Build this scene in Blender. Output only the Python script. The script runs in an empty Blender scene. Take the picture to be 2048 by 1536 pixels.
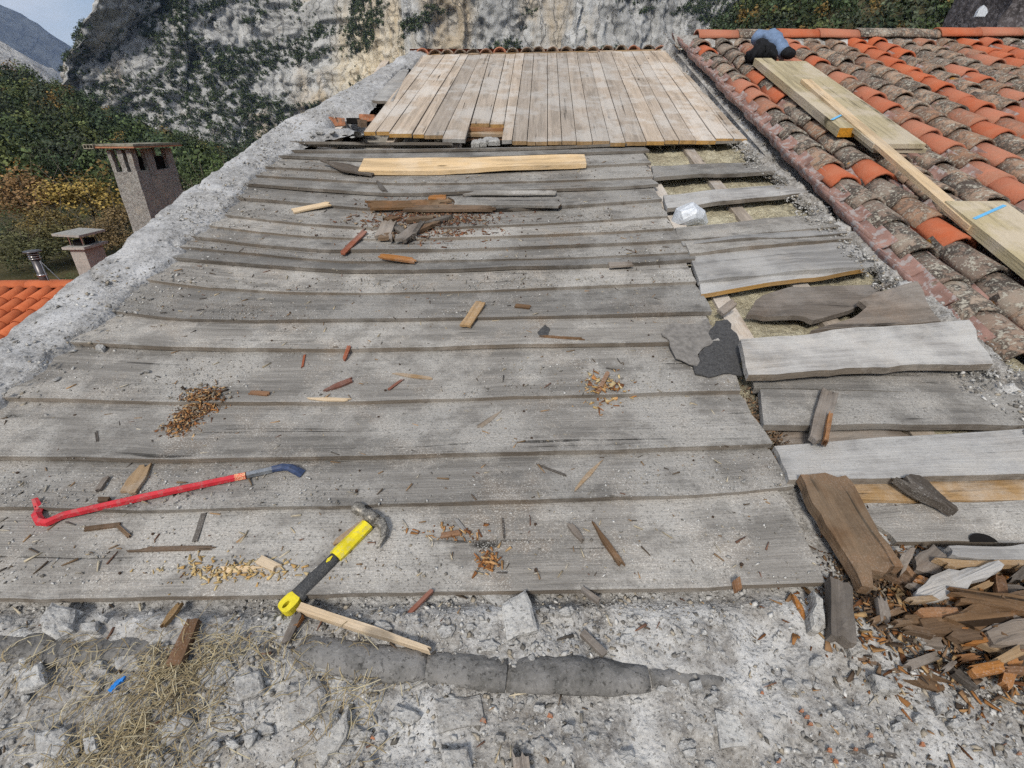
import bpy, math, random
import numpy as np
from mathutils import Vector, Matrix

random.seed(7)
RNG = np.random.default_rng(11)
scene = bpy.context.scene
COL = scene.collection

# ------------------------------------------------------------------ camera, sky, sun, exposure
CAM_H = 1.10
PITCH = math.radians(26.8)
FPX = 1000.0                       # focal length in pixels of a 2048 px wide picture
cam_data = bpy.data.cameras.new("camera")
cam_data.sensor_width = 36.0
cam_data.lens = FPX / 2048.0 * 36.0
cam_data.clip_start = 0.02
cam_data.clip_end = 9000.0
cam = bpy.data.objects.new("camera", cam_data)
COL.objects.link(cam)
cam.location = (0, 0, CAM_H)
cam.rotation_euler = (math.pi / 2 - PITCH, 0, 0)
scene.camera = cam

SUN_EL = math.radians(38)
SUN_AZ = math.radians(196)          # compass-like, clockwise from +Y: behind the camera and to the left
world = bpy.data.worlds.new("World")
scene.world = world
world.use_nodes = True
wn, wl = world.node_tree.nodes, world.node_tree.links
wn.clear()
w_out = wn.new("ShaderNodeOutputWorld")
w_bg = wn.new("ShaderNodeBackground")
w_bg.inputs["Strength"].default_value = 0.05
w_sky = wn.new("ShaderNodeTexSky")
w_sky.sky_type = 'NISHITA'
w_sky.sun_disc = False
w_sky.sun_elevation = SUN_EL
w_sky.sun_rotation = SUN_AZ
w_sky.altitude = 300
w_sky.dust_density = 1.5
w_co = wn.new("ShaderNodeTexCoord")
w_map = wn.new("ShaderNodeMapping")
w_map.inputs["Scale"].default_value = (1.0, 1.0, 2.6)
w_no = wn.new("ShaderNodeTexNoise")
w_no.inputs["Scale"].default_value = 2.3
w_no.inputs["Detail"].default_value = 7
w_no.inputs["Roughness"].default_value = 0.55
w_ra = wn.new("ShaderNodeValToRGB")
w_ra.color_ramp.elements[0].position = 0.40
w_ra.color_ramp.elements[0].color = (0.15, 0.15, 0.15, 1)
w_ra.color_ramp.elements[1].position = 0.56
w_ra.color_ramp.elements[1].color = (0.95, 0.95, 0.95, 1)
w_mix = wn.new("ShaderNodeMixRGB")
w_mix.inputs["Color2"].default_value = (6.6, 6.9, 7.3, 1)       # thin bright overcast
wl.new(w_co.outputs["Generated"], w_map.inputs["Vector"])
wl.new(w_map.outputs["Vector"], w_no.inputs["Vector"])
wl.new(w_no.outputs["Fac"], w_ra.inputs["Fac"])
wl.new(w_ra.outputs["Color"], w_mix.inputs["Fac"])
wl.new(w_sky.outputs["Color"], w_mix.inputs["Color1"])
wl.new(w_mix.outputs["Color"], w_bg.inputs["Color"])
wl.new(w_bg.outputs["Background"], w_out.inputs["Surface"])

sun_data = bpy.data.lights.new("sun", 'SUN')
sun_data.energy = 1.5
sun_data.angle = math.radians(11)
sun_data.color = (1.0, 0.93, 0.82)
sun = bpy.data.objects.new("sun", sun_data)
COL.objects.link(sun)
sun_dir = Vector((math.sin(SUN_AZ) * math.cos(SUN_EL), math.cos(SUN_AZ) * math.cos(SUN_EL), math.sin(SUN_EL)))
sun.rotation_euler = (-sun_dir).to_track_quat('-Z', 'Y').to_euler()

scene.view_settings.view_transform = 'Standard'
scene.view_settings.look = 'None'
scene.view_settings.gamma = 1.0
scene.view_settings.use_curve_mapping = False
scene.view_settings.exposure = 1.2
scene.render.engine = 'CYCLES'
scene.cycles.max_bounces = 4
scene.cycles.diffuse_bounces = 2
scene.cycles.use_adaptive_sampling = True
scene.cycles.adaptive_threshold = 0.02
scene.cycles.use_denoising = False
scene.cycles.volume_bounces = 0

# ------------------------------------------------------------------ numeric helpers
def smooth(a, b, x):
    t = np.clip((np.asarray(x, float) - a) / (b - a), 0, 1)
    return t * t * (3 - 2 * t)

def _hash(ix, iy, seed):
    h = (ix.astype(np.int64) * 374761393 + iy.astype(np.int64) * 668265263 + seed * 974711) & 0x7fffffff
    h = ((h ^ (h >> 13)) * 1274126177) & 0x7fffffff
    h = (h ^ (h >> 16)) & 0x7fffffff
    return (h % 100003) / 100003.0

def vnoise(x, y, seed=0):
    x = np.asarray(x, float); y = np.asarray(y, float)
    ix = np.floor(x); iy = np.floor(y)
    fx = x - ix; fy = y - iy
    fx = fx * fx * (3 - 2 * fx); fy = fy * fy * (3 - 2 * fy)
    a = _hash(ix, iy, seed); b = _hash(ix + 1, iy, seed)
    c = _hash(ix, iy + 1, seed); d = _hash(ix + 1, iy + 1, seed)
    return (a + (b - a) * fx) * (1 - fy) + (c + (d - c) * fx) * fy

def fbm(x, y, seed=0, oct=4, gain=0.5):
    t = 0; a = 1; s = 0
    for o in range(oct):
        t = t + a * (vnoise(np.asarray(x) * 2 ** o, np.asarray(y) * 2 ** o, seed + o * 17) - 0.5)
        s += a; a *= gain
    return t / s * 2

# ------------------------------------------------------------------ roof frame: u right, v up the slope, h off the slope
SLOPE = math.radians(15.1)
EV = np.array([0, math.cos(SLOPE), math.sin(SLOPE)])
EN = np.array([0, -math.sin(SLOPE), math.cos(SLOPE)])
CAMP = np.array([0, 0, CAM_H])
CF = np.array([0, math.cos(PITCH), -math.sin(PITCH)])
CU = np.array([0, math.sin(PITCH), math.cos(PITCH)])

def W(u, v, h=0.0):
    u, v, h = np.broadcast_arrays(np.asarray(u, float), np.asarray(v, float), np.asarray(h, float))
    return np.stack([u, v * EV[1] + h * EN[1], v * EV[2] + h * EN[2]], -1)

def sag(u, v):
    u = np.asarray(u, float); v = np.asarray(v, float)
    c = np.cos(np.clip((u + 0.3) / 1.5, -1, 1) * math.pi / 2) ** 1.2
    s = -0.045 * c * smooth(0.9, 1.6, v) * (1 - smooth(3.2, 4.1, v))
    return s + np.maximum(0, v - 3.95) * math.tan(math.radians(3.0))

TILE_T = math.tan(math.radians(4.2))
def tile_h(u, v):
    return -0.10 + (np.asarray(v, float) - 1.5) * TILE_T

def pix(x, y, hf=None, lift=0.0):
    """where the line of sight through a picture point meets a surface of the roof frame"""
    d = (x - 1024) / FPX * np.array([1., 0, 0]) + CF + (768 - y) / FPX * CU
    h = 0.0
    for k in range(13):
        t = (h - CAMP @ EN) / (d @ EN)
        P = CAMP + t * d
        u, v = P[0], P @ EV
        hn = float((hf or sag)(u, v)) + lift
        h = 0.35 * h + 0.65 * hn
    return u, v

def depth_of(u, v, h=0.0):
    return float((W(u, v, h) - CAMP) @ CF)

def proj(P):
    q = np.asarray(P) - CAMP
    d = q @ CF
    return 1024 + FPX * q[..., 0] / d, 768 - FPX * (q @ CU) / d

# ------------------------------------------------------------------ object helpers
def mesh(name, V, F, mats=(), fm=None, smooth_=False, bc=None, tint=None):
    me = bpy.data.meshes.new(name)
    me.from_pydata([tuple(map(float, p)) for p in V], [], F)
    for m in mats: me.materials.append(m)
    if fm is not None: me.polygons.foreach_set("material_index", np.asarray(fm, np.int32))
    if smooth_: me.polygons.foreach_set("use_smooth", np.ones(len(me.polygons), bool))
    if bc is not None:
        a = me.attributes.new("bc", 'FLOAT_VECTOR', 'POINT'); a.data.foreach_set("vector", np.asarray(bc, np.float32).ravel())
    if tint is not None:
        a = me.color_attributes.new("tint", 'FLOAT_COLOR', 'POINT')
        c = np.ones((len(V), 4), np.float32); c[:, :3] = tint
        a.data.foreach_set("color", c.ravel())
    me.update()
    return me

def bigmesh(name, V, Q, mats=(), smooth_=False, tint=None):
    """many equal faces at once, from arrays"""
    V = np.asarray(V, np.float32); Q = np.asarray(Q, np.int32)
    n, k = Q.shape
    me = bpy.data.meshes.new(name)
    me.vertices.add(len(V)); me.vertices.foreach_set("co", V.ravel())
    me.loops.add(n * k); me.loops.foreach_set("vertex_index", Q.ravel())
    me.polygons.add(n)
    me.polygons.foreach_set("loop_start", np.arange(0, n * k, k, dtype=np.int32))
    me.polygons.foreach_set("loop_total", np.full(n, k, np.int32))
    for m in mats: me.materials.append(m)
    if tint is not None:
        a = me.color_attributes.new("tint", 'FLOAT_COLOR', 'POINT')
        c = np.ones((len(V), 4), np.float32); c[:, :3] = tint
        a.data.foreach_set("color", c.ravel())
    me.update(calc_edges=True)
    if smooth_: me.polygons.foreach_set("use_smooth", np.ones(n, bool))
    me.validate()
    return me

def add(name, me, parent=None, loc=None, mat4=None):
    o = bpy.data.objects.new(name, me)
    COL.objects.link(o)
    if parent is not None: o.parent = parent
    if mat4 is not None: o.matrix_basis = mat4
    elif loc is not None: o.location = loc
    return o

def tag(o, label=None, cat=None, group=None, kind=None):
    if label: o["label"] = label
    if cat: o["category"] = cat
    if group: o["group"] = group
    if kind: o["kind"] = kind
    return o

def empty(name, loc=(0, 0, 0)):
    o = bpy.data.objects.new(name, None); COL.objects.link(o); o.location = loc
    return o

def origin_to(me, o, p):
    """move the object's origin to p without moving the shape"""
    p = Vector(p)
    me.transform(Matrix.Translation(-p)); o.location = p

def grid_faces(nx, ny, off=0, wrapx=False):
    i, j = np.meshgrid(np.arange(nx - 1), np.arange(ny - 1), indexing='ij')
    a = i * ny + j + off
    return np.stack([a, a + ny, a + ny + 1, a + 1], -1).reshape(-1, 4)

# ------------------------------------------------------------------ materials
def new_mat(name, rough=0.85, spec=0.25):
    m = bpy.data.materials.new(name); m.use_nodes = True
    nt = m.node_tree; b = nt.nodes["Principled BSDF"]
    b.inputs["Roughness"].default_value = rough
    b.inputs["Specular IOR Level"].default_value = spec
    return m, nt, b

class N:
    """small node writer"""
    def __init__(s, nt): s.nt = nt; s.L = nt.links
    def n(s, t, **kw):
        x = s.nt.nodes.new(t)
        for k, v in kw.items(): setattr(x, k, v)
        return x
    def put(s, sock, val):
        if isinstance(val, bpy.types.NodeSocket): s.L.new(val, sock)
        elif isinstance(val, (tuple, list)) and len(val) == 3 and sock.type == 'RGBA': sock.default_value = (*val, 1)
        else: sock.default_value = val
    def noise(s, vec, scale, detail=4, rough=0.55, dist=0.0):
        x = s.n("ShaderNodeTexNoise"); s.put(x.inputs["Vector"], vec)
        x.inputs["Scale"].default_value = scale; x.inputs["Detail"].default_value = detail
        x.inputs["Roughness"].default_value = rough; x.inputs["Distortion"].default_value = dist
        return x.outputs["Fac"]
    def voro(s, vec, scale, feature='F1', out="Distance"):
        x = s.n("ShaderNodeTexVoronoi", feature=feature); s.put(x.inputs["Vector"], vec); x.inputs["Scale"].default_value = scale
        return x.outputs[out]
    def mapr(s, vec, scale=(1, 1, 1), loc=(0, 0, 0)):
        x = s.n("ShaderNodeMapping"); s.put(x.inputs["Vector"], vec)
        x.inputs["Scale"].default_value = scale; x.inputs["Location"].default_value = loc
        return x.outputs["Vector"]
    def ramp(s, fac, stops):
        x = s.n("ShaderNodeValToRGB"); s.put(x.inputs["Fac"], fac)
        e = x.color_ramp.elements
        while len(e) < len(stops): e.new(0.5)
        for q, (p, c) in zip(e, stops):
            q.position = p
            q.color = (*c, 1) if isinstance(c, tuple) else (c, c, c, 1)
        return x.outputs["Color"]
    def mix(s, fac, a, b, mode='MIX'):
        x = s.n("ShaderNodeMixRGB", blend_type=mode)
        s.put(x.inputs["Fac"], fac); s.put(x.inputs["Color1"], a); s.put(x.inputs["Color2"], b)
        return x.outputs["Color"]
    def math(s, op, a, b=0.0, clamp=False):
        x = s.n("ShaderNodeMath", operation=op); x.use_clamp = clamp
        s.put(x.inputs[0], a); s.put(x.inputs[1], b)
        return x.outputs[0]
    def vadd(s, a, b):
        x = s.n("ShaderNodeVectorMath", operation='ADD'); s.put(x.inputs[0], a); s.put(x.inputs[1], b)
        return x.outputs[0]
    def bump(s, h, dist, strength=1.0, normal=None):
        x = s.n("ShaderNodeBump"); s.put(x.inputs["Height"], h)
        x.inputs["Distance"].default_value = dist; x.inputs["Strength"].default_value = strength
        if normal is not None: s.put(x.inputs["Normal"], normal)
        return x.outputs["Normal"]

def wood(name, light, dark, dust=0.3, dustcol=(0.46, 0.45, 0.43), brown=0.0, browncol=(0.16, 0.10, 0.055), speck=0.5, grainy=1.0, rough=0.9, knots=False, vary=(.80, .38)):
    m, nt, b = new_mat(name, rough, 0.15); k = N(nt)
    at = k.n("ShaderNodeAttribute", attribute_name="bc").outputs["Vector"]
    pos = k.n("ShaderNodeNewGeometry").outputs["Position"]
    rnd = k.n("ShaderNodeObjectInfo").outputs["Random"]
    g1 = k.noise(k.mapr(at, (2.0, 55, 30)), 1.0, 4, 0.6, 0.35)
    g2 = k.noise(k.mapr(at, (7.0, 240, 120)), 1.0, 3, 0.6)
    blot = k.noise(pos, 3.0, 4, 0.6)
    blot2 = k.noise(k.vadd(pos, (5, 3, 1)), 6.5, 7, 0.74)
    stain = k.noise(k.mapr(at, (1.7, 17, 5)), 1.0, 6, 0.72, 0.5)
    gr = k.math('ADD', k.math('MULTIPLY', g1, 0.55), k.math('MULTIPLY', g2, 0.45))
    c = k.mix(k.ramp(gr, [(0.30, 0.0), (0.60, 1.0)]), dark, light)
    mid = tuple((0.62 * a + 0.38 * d) for a, d in zip(light, dark))
    c = k.mix(1 - 0.60 * grainy, c, mid)
    ck = k.noise(k.mapr(at, (1.1, 34, 10)), 1.0, 3, 0.5, 0.6)
    c = k.mix(k.math('MULTIPLY', k.ramp(ck, [(0.315, 1.0), (0.335, 0.0)]), 0.9), c, tuple(0.22 * a for a in dark))
    # dark water stains, then rot-brown patches
    c = k.mix(k.math('MULTIPLY', k.ramp(stain, [(0.47, 0.0), (0.60, 1.0)]), 0.52), c, tuple(0.36 * a for a in light))
    if brown: c = k.mix(k.math('MULTIPLY', k.ramp(blot2, [(0.50, 0.0), (0.66, 1.0)]), brown), c, browncol)
    if knots:
        kv = k.voro(k.mapr(at, (2.0, 7.0, 1)), 1.0)
        c = k.mix(k.ramp(kv, [(0.045, 1.0), (0.085, 0.0)]), c, tuple(0.35 * a for a in dark))
    if dust:
        dm = k.ramp(k.math('ADD', k.math('MULTIPLY', blot, 0.6), k.math('MULTIPLY', blot2, 0.4)), [(0.47, 0.0), (0.56, 1.0)])
        c = k.mix(k.math('MULTIPLY', dm, dust), c, dustcol)
    if speck:
        s1 = k.ramp(k.noise(pos, 260, 3, 0.75), [(0.54, 0.0), (0.61, 1.0)])
        s2 = k.ramp(k.noise(k.vadd(pos, (9, 2, 4)), 150, 3, 0.75), [(0.55, 0.0), (0.63, 1.0)])
        sm = k.ramp(blot2, [(0.44, 0.06), (0.58, 1.0)])
        c = k.mix(k.math('MULTIPLY', k.math('MULTIPLY', s1, sm), speck), c, (0.62, 0.61, 0.58))
        c = k.mix(k.math('MULTIPLY', k.math('MULTIPLY', s2, k.ramp(blot, [(0.42, 0.08), (0.58, 1.0)])), speck * 0.9), c, tuple(0.35 * a for a in dark))
    hv = k.n("ShaderNodeHueSaturation"); k.put(hv.inputs["Color"], c)
    k.put(hv.inputs["Value"], k.math('ADD', k.math('MULTIPLY', rnd, vary[1]), vary[0]))
    k.put(hv.inputs["Saturation"], k.math('ADD', k.math('MULTIPLY', rnd, 0.3), 0.85))
    k.put(b.inputs["Base Color"], hv.outputs["Color"])
    hh = k.math('ADD', k.math('MULTIPLY', gr, 1.0), k.math('MULTIPLY', k.noise(pos, 130, 3, 0.7), 0.7 * (0.3 + speck)))
    k.put(b.inputs["Normal"], k.bump(hh, 0.005, 0.8))
    return m

M = {}
M['old'] = wood('weathered_wood', (0.305, 0.292, 0.275), (0.085, 0.078, 0.070), dust=0.55, dustcol=(0.43, 0.42, 0.40), brown=0.55, browncol=(0.195, 0.15, 0.11), speck=0.6, vary=(.70, .52), knots=True)
M['old_clean'] = wood('bare_grey_wood', (0.39, 0.385, 0.38), (0.13, 0.122, 0.115), dust=0.5, dustcol=(0.47, 0.47, 0.465), brown=0.38, browncol=(0.24, 0.195, 0.15), speck=0.22)
M['plank'] = wood('sarking_plank', (0.50, 0.43, 0.36), (0.27, 0.215, 0.17), dust=0.6, dustcol=(0.55, 0.53, 0.505), brown=0.35, browncol=(0.33, 0.245, 0.185), speck=0.30, knots=True)
M['edge'] = wood('weathered_board_edge', (0.20, 0.175, 0.15), (0.07, 0.06, 0.05), dust=0.3, brown=0.4, speck=0.15)
M['plank_end'] = wood('sawn_end', (0.46, 0.29, 0.12), (0.26, 0.15, 0.06), dust=0.1, speck=0.1)
M['pine'] = wood('fresh_pine', (0.62, 0.485, 0.33), (0.47, 0.34, 0.20), dust=0.3, dustcol=(0.62, 0.54, 0.44), speck=0.12, knots=True, grainy=0.8)
M['treated'] = wood('treated_timber', (0.46, 0.40, 0.27), (0.33, 0.28, 0.175), dust=0.7, dustcol=(0.50, 0.44, 0.36), speck=0.08, knots=True, grainy=0.6)
M['honey'] = wood('honey_wood', (0.40, 0.275, 0.155), (0.20, 0.125, 0.065), dust=0.35, speck=0.25)
M['rot'] = wood('rotten_wood', (0.175, 0.112, 0.068), (0.045, 0.028, 0.017), dust=0.25, dustcol=(0.30, 0.25, 0.19), brown=0.5, browncol=(0.22, 0.10, 0.042), speck=0.12)
M['rotgrey'] = wood('rotten_grey_wood', (0.25, 0.215, 0.185), (0.065, 0.052, 0.043), dust=0.35, dustcol=(0.36, 0.34, 0.32), brown=0.35, browncol=(0.19, 0.11, 0.06), speck=0.14)
M['red'] = wood('red_heartwood', (0.27, 0.105, 0.068), (0.10, 0.035, 0.022), dust=0.15, speck=0.15)
M['orange'] = wood('orange_rot', (0.36, 0.185, 0.085), (0.14, 0.06, 0.026), dust=0.1, speck=0.3)
M['darkwood'] = wood('dark_wood', (0.115, 0.098, 0.084), (0.035, 0.03, 0.026), dust=0.2, dustcol=(0.26, 0.25, 0.24), speck=0.3)

def rubble(name, base, dark, brown=0.25, pale=(0.50, 0.50, 0.49), scale=1.0, bumpd=0.006, specks=0.65):
    m, nt, b = new_mat(name, 0.95, 0.1); k = N(nt)
    pos = k.n("ShaderNodeNewGeometry").outputs["Position"]
    n1 = k.noise(pos, 5 * scale, 6, 0.65); n2 = k.noise(pos, 38 * scale, 5, 0.7); n3 = k.noise(k.vadd(pos, (3, 7, 1)), 170 * scale, 3, 0.75)
    n4 = k.noise(k.vadd(pos, (8, 1, 6)), 2.6 * scale, 4, 0.6)
    v = k.voro(pos, 85 * scale)
    c = k.mix(k.ramp(n2, [(0.34, 0.0), (0.62, 1.0)]), dark, base)
    c = k.mix(k.math('MULTIPLY', k.ramp(n1, [(0.50, 0.0), (0.64, 1.0)]), 0.8), c, pale)
    c = k.mix(k.math('MULTIPLY', k.ramp(n4, [(0.50, 0.0), (0.66, 1.0)]), brown), c, (0.20, 0.165, 0.12))
    c = k.mix(k.math('MULTIPLY', k.ramp(n3, [(0.57, 0.0), (0.68, 1.0)]), specks), c, (0.60, 0.60, 0.59))
    c = k.mix(k.math('MULTIPLY', k.ramp(k.noise(k.vadd(pos, (1, 5, 2)), 120 * scale, 3, 0.8), [(0.55, 0.0), (0.66, 1.0)]), 0.75), c, tuple(0.35 * x for x in dark))
    k.put(b.inputs["Base Color"], c)
    h = k.math('ADD', k.math('ADD', n2, k.math('MULTIPLY', n3, 0.5)), k.math('MULTIPLY', k.ramp(v, [(0.0, 1.0), (0.5, 0.0)]), 0.5))
    k.put(b.inputs["Normal"], k.bump(h, bumpd, 0.9))
    return m
M['rubble'] = rubble('crumbled_mortar', (0.42, 0.415, 0.405), (0.17, 0.16, 0.15), 0.35, (0.58, 0.58, 0.575))
M['mortar'] = rubble('pale_mortar', (0.42, 0.425, 0.435), (0.21, 0.21, 0.212), 0.16, (0.50, 0.51, 0.53), 0.8, 0.005)
M['slab'] = rubble('flat_stone', (0.41, 0.41, 0.405), (0.22, 0.215, 0.21), 0.28, (0.50, 0.50, 0.49), 1.1, 0.005)
M['bead'] = rubble('grey_bead', (0.19, 0.185, 0.18), (0.10, 0.098, 0.094), 0.25, (0.25, 0.245, 0.24), 0.8, 0.003, 0.15)
M['wool'] = rubble('mineral_wool', (0.50, 0.46, 0.33), (0.24, 0.21, 0.145), 0.35, (0.60, 0.56, 0.42), 1.3, 0.01)
M['pebbledash'] = rubble('pebbledash', (0.36, 0.36, 0.345), (0.16, 0.158, 0.15), 0.02, (0.40, 0.38, 0.33), 0.75, 0.02)
M['render'] = rubble('cement_render', (0.33, 0.325, 0.31), (0.25, 0.245, 0.235), 0.1, (0.36, 0.35, 0.33), 0.25, 0.004)

def plain(name, col, rough=0.6, spec=0.4, var=0.15, scale=40, metal=0.0, bumpd=0.0008, chip=None):
    m, nt, b = new_mat(name, rough, spec); k = N(nt)
    pos = k.n("ShaderNodeNewGeometry").outputs["Position"]
    n = k.noise(pos, scale, 5, 0.65)
    c = k.mix(k.ramp(n, [(0.35, 0.0), (0.65, 1.0)]), tuple(x * (1 - var) for x in col), tuple(min(1, x * (1 + var)) for x in col))
    if chip: c = k.mix(k.ramp(k.noise(k.vadd(pos, (2, 4, 6)), scale * 3, 4, 0.7), [(0.52, 0.0), (0.57, 1.0)]), c, chip)
    k.put(b.inputs["Base Color"], c); b.inputs["Metallic"].default_value = metal
    k.put(b.inputs["Normal"], k.bump(n, bumpd, 0.6))
    return m
M['redpaint'] = plain('red_enamel', (0.48, 0.022, 0.035), 0.5, 0.4, 0.2, 25, chip=(0.40, 0.07, 0.075))
M['steel'] = plain('bare_steel', (0.24, 0.26, 0.29), 0.45, 0.5, 0.3, 90, 0.6)
M['bluepaint'] = plain('dark_blue_paint', (0.035, 0.055, 0.12), 0.5, 0.4, 0.3, 90)
M['bandlabel'] = plain('faded_sticker', (0.60, 0.10, 0.07), 0.6, 0.3, 0.2, 160, chip=(0.75, 0.62, 0.35))
M['yellow'] = plain('yellow_plastic', (0.68, 0.57, 0.015), 0.55, 0.35, 0.16, 30, chip=(0.58, 0.50, 0.10))
M['yellowdirty'] = plain('yellow_rubber', (0.66, 0.56, 0.03), 0.6, 0.3, 0.12, 80)
M['rubber'] = plain('black_grip', (0.040, 0.042, 0.046), 0.75, 0.3, 0.3, 140, chip=(0.10, 0.10, 0.10))
M['rust'] = plain('rusty_iron', (0.05, 0.032, 0.022), 0.8, 0.3, 0.3, 200)
M['hammersteel'] = plain('worn_hammer_steel', (0.16, 0.15, 0.135), 0.5, 0.5, 0.5, 70, 0.35, chip=(0.34, 0.32, 0.28))
M['felt'] = plain('tar_felt', (0.055, 0.055, 0.058), 0.85, 0.25, 0.3, 60, bumpd=0.003, chip=(0.085, 0.085, 0.085))
M['feltback'] = plain('tar_felt_back', (0.19, 0.18, 0.17), 0.9, 0.2, 0.25, 50, bumpd=0.003)
M['denim'] = plain('blue_cloth', (0.15, 0.215, 0.34), 0.9, 0.1, 0.15, 30, bumpd=0.006)
M['blackcloth'] = plain('black_cloth', (0.012, 0.013, 0.016), 0.9, 0.2, 0.4, 30, bumpd=0.01)
M['plastic'] = plain('thin_plastic', (0.56, 0.60, 0.66), 0.35, 0.5, 0.2, 60, bumpd=0.006)
M['bluescrap'] = plain('blue_scrap', (0.01, 0.16, 0.52), 0.4, 0.4, 0.2, 90)
M['bluestrap'] = plain('blue_marking', (0.13, 0.42, 0.72), 0.6, 0.3, 0.1, 60)
M['orangepaint'] = plain('orange_paint', (0.50, 0.22, 0.02), 0.7, 0.2, 0.4, 90, chip=(0.30, 0.18, 0.03))
M['flue'] = plain('flue_steel', (0.42, 0.42, 0.43), 0.25, 0.5, 0.15, 10, 0.9)
M['fluedark'] = plain('dark_flue_steel', (0.10, 0.095, 0.10), 0.35, 0.5, 0.15, 10, 0.6)
M['brick'] = plain('terracotta_brick', (0.36, 0.155, 0.085), 0.9, 0.15, 0.3, 30, bumpd=0.004, chip=(0.30, 0.20, 0.15))
M['soot'] = plain('dark_stone', (0.075, 0.068, 0.072), 0.9, 0.2, 0.5, 7, bumpd=0.06, chip=(0.16, 0.15, 0.16))
M['lichen'] = plain('lichen_cap', (0.22, 0.21, 0.17), 0.95, 0.1, 0.35, 18, bumpd=0.01)
M['blackvoid'] = plain('soot_and_hole_dark', (0.012, 0.011, 0.011), 0.95, 0.1, 0.2, 10)  # black of the flue linings, also the painted dark of the knot hole
M['wallrender'] = rubble('house_render', (0.34, 0.32, 0.285), (0.24, 0.225, 0.20), 0.2, (0.38, 0.36, 0.33), 0.12, 0.006)

def tint_mat(name, rough=0.9, spec=0.1, var=0.25, scale=60, bumpd=0.0, trans=0.0):
    m, nt, b = new_mat(name, rough, spec); k = N(nt)
    t = k.n("ShaderNodeAttribute", attribute_name="tint").outputs["Color"]
    pos = k.n("ShaderNodeNewGeometry").outputs["Position"]
    n = k.noise(pos, scale, 4, 0.65)
    c = k.mix(1.0, t, k.ramp(n, [(0.3, 1 - var), (0.7, 1.0)]), 'MULTIPLY')
    k.put(b.inputs["Base Color"], c)
    if bumpd: k.put(b.inputs["Normal"], k.bump(n, bumpd, 0.8))
    return m
M['grit'] = tint_mat('grit', scale=150, bumpd=0.002)
M['leaf'] = tint_mat('leaf', 0.75, 0.2, 0.45, 0.9)
M['straw'] = tint_mat('straw', 0.8, 0.2, 0.2, 90)

def tile_material(name, fresh=False):
    m, nt, b = new_mat(name, 0.88, 0.15); k = N(nt)
    oi = k.n("ShaderNodeObjectInfo"); rnd = oi.outputs["Random"]
    loc = oi.outputs["Location"]
    tc = k.n("ShaderNodeTexCoord").outputs["Object"]
    off = k.n("ShaderNodeVectorMath", operation='SCALE'); k.put(off.inputs[0], loc); off.inputs["Scale"].default_value = 7.3
    p = k.vadd(tc, off.outputs[0])
    if not fresh:
        rnd = k.n("ShaderNodeAttribute", attribute_type='OBJECT', attribute_name='wear').outputs["Fac"]
    n1 = k.noise(p, 9, 6, 0.68); n2 = k.noise(k.vadd(p, (3, 1, 2)), 34, 5, 0.72); n3 = k.noise(k.vadd(p, (1, 8, 2)), 90, 3, 0.7)
    if fresh:
        c = k.mix(k.ramp(n1, [(0.3, 0.0), (0.7, 1.0)]), (0.42, 0.105, 0.042), (0.50, 0.15, 0.065))
        hv = k.n("ShaderNodeHueSaturation"); k.put(hv.inputs["Color"], c); k.put(hv.inputs["Value"], k.math('ADD', k.math('MULTIPLY', rnd, 0.3), 0.85))
        c = hv.outputs["Color"]
    else:
        basec = k.ramp(rnd, [(0.0, (0.44, 0.11, 0.045)), (0.18, (0.40, 0.105, 0.05)), (0.34, (0.42, 0.17, 0.11)), (0.40, (0.25, 0.15, 0.10)), (0.58, (0.36, 0.27, 0.205)), (0.78, (0.17, 0.135, 0.115)), (1.0, (0.34, 0.30, 0.25))])
        c = k.mix(k.math('MULTIPLY', k.ramp(n1, [(0.35, 0.0), (0.7, 1.0)]), 0.35), basec, (0.44, 0.25, 0.17))
        lich = k.ramp(rnd, [(0.0, 0.0), (0.33, 0.08), (0.40, 0.65), (0.6, 0.9), (1.0, 1.0)])
        lm = k.ramp(k.math('ADD', k.math('MULTIPLY', n1, 0.55), k.math('MULTIPLY', n2, 0.45)), [(0.45, 0.0), (0.52, 1.0)])
        c = k.mix(k.math('MULTIPLY', k.math('MULTIPLY', lm, lich), 0.95), c, (0.055, 0.05, 0.046))
        wm = k.ramp(k.math('ADD', k.math('MULTIPLY', n2, 0.6), k.math('MULTIPLY', n3, 0.4)), [(0.52, 0.0), (0.58, 1.0)])
        c = k.mix(k.math('MULTIPLY', k.math('MULTIPLY', wm, lich), 0.8), c, (0.46, 0.44, 0.38))
        om = k.ramp(k.noise(k.vadd(p, (17, 4, 9)), 6.0, 3, 0.5), [(0.70, 0.0), (0.74, 1.0)])
        c = k.mix(k.math('MULTIPLY', om, lich), c, (0.50, 0.22, 0.02))
    k.put(b.inputs["Base Color"], c)
    k.put(b.inputs["Normal"], k.bump(k.math('ADD', n2, k.math('MULTIPLY', n3, 0.6)), 0.005, 0.7 if not fresh else 0.3))
    return m
M['tile'] = tile_material('old_roof_tile')
M['tilefresh'] = tile_material('new_roof_tile', True)
M['pantile'] = plain('dusty_channel_tile', (0.25, 0.155, 0.135), 0.85, 0.15, 0.3, 9, bumpd=0.004, chip=(0.30, 0.27, 0.27))

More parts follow.
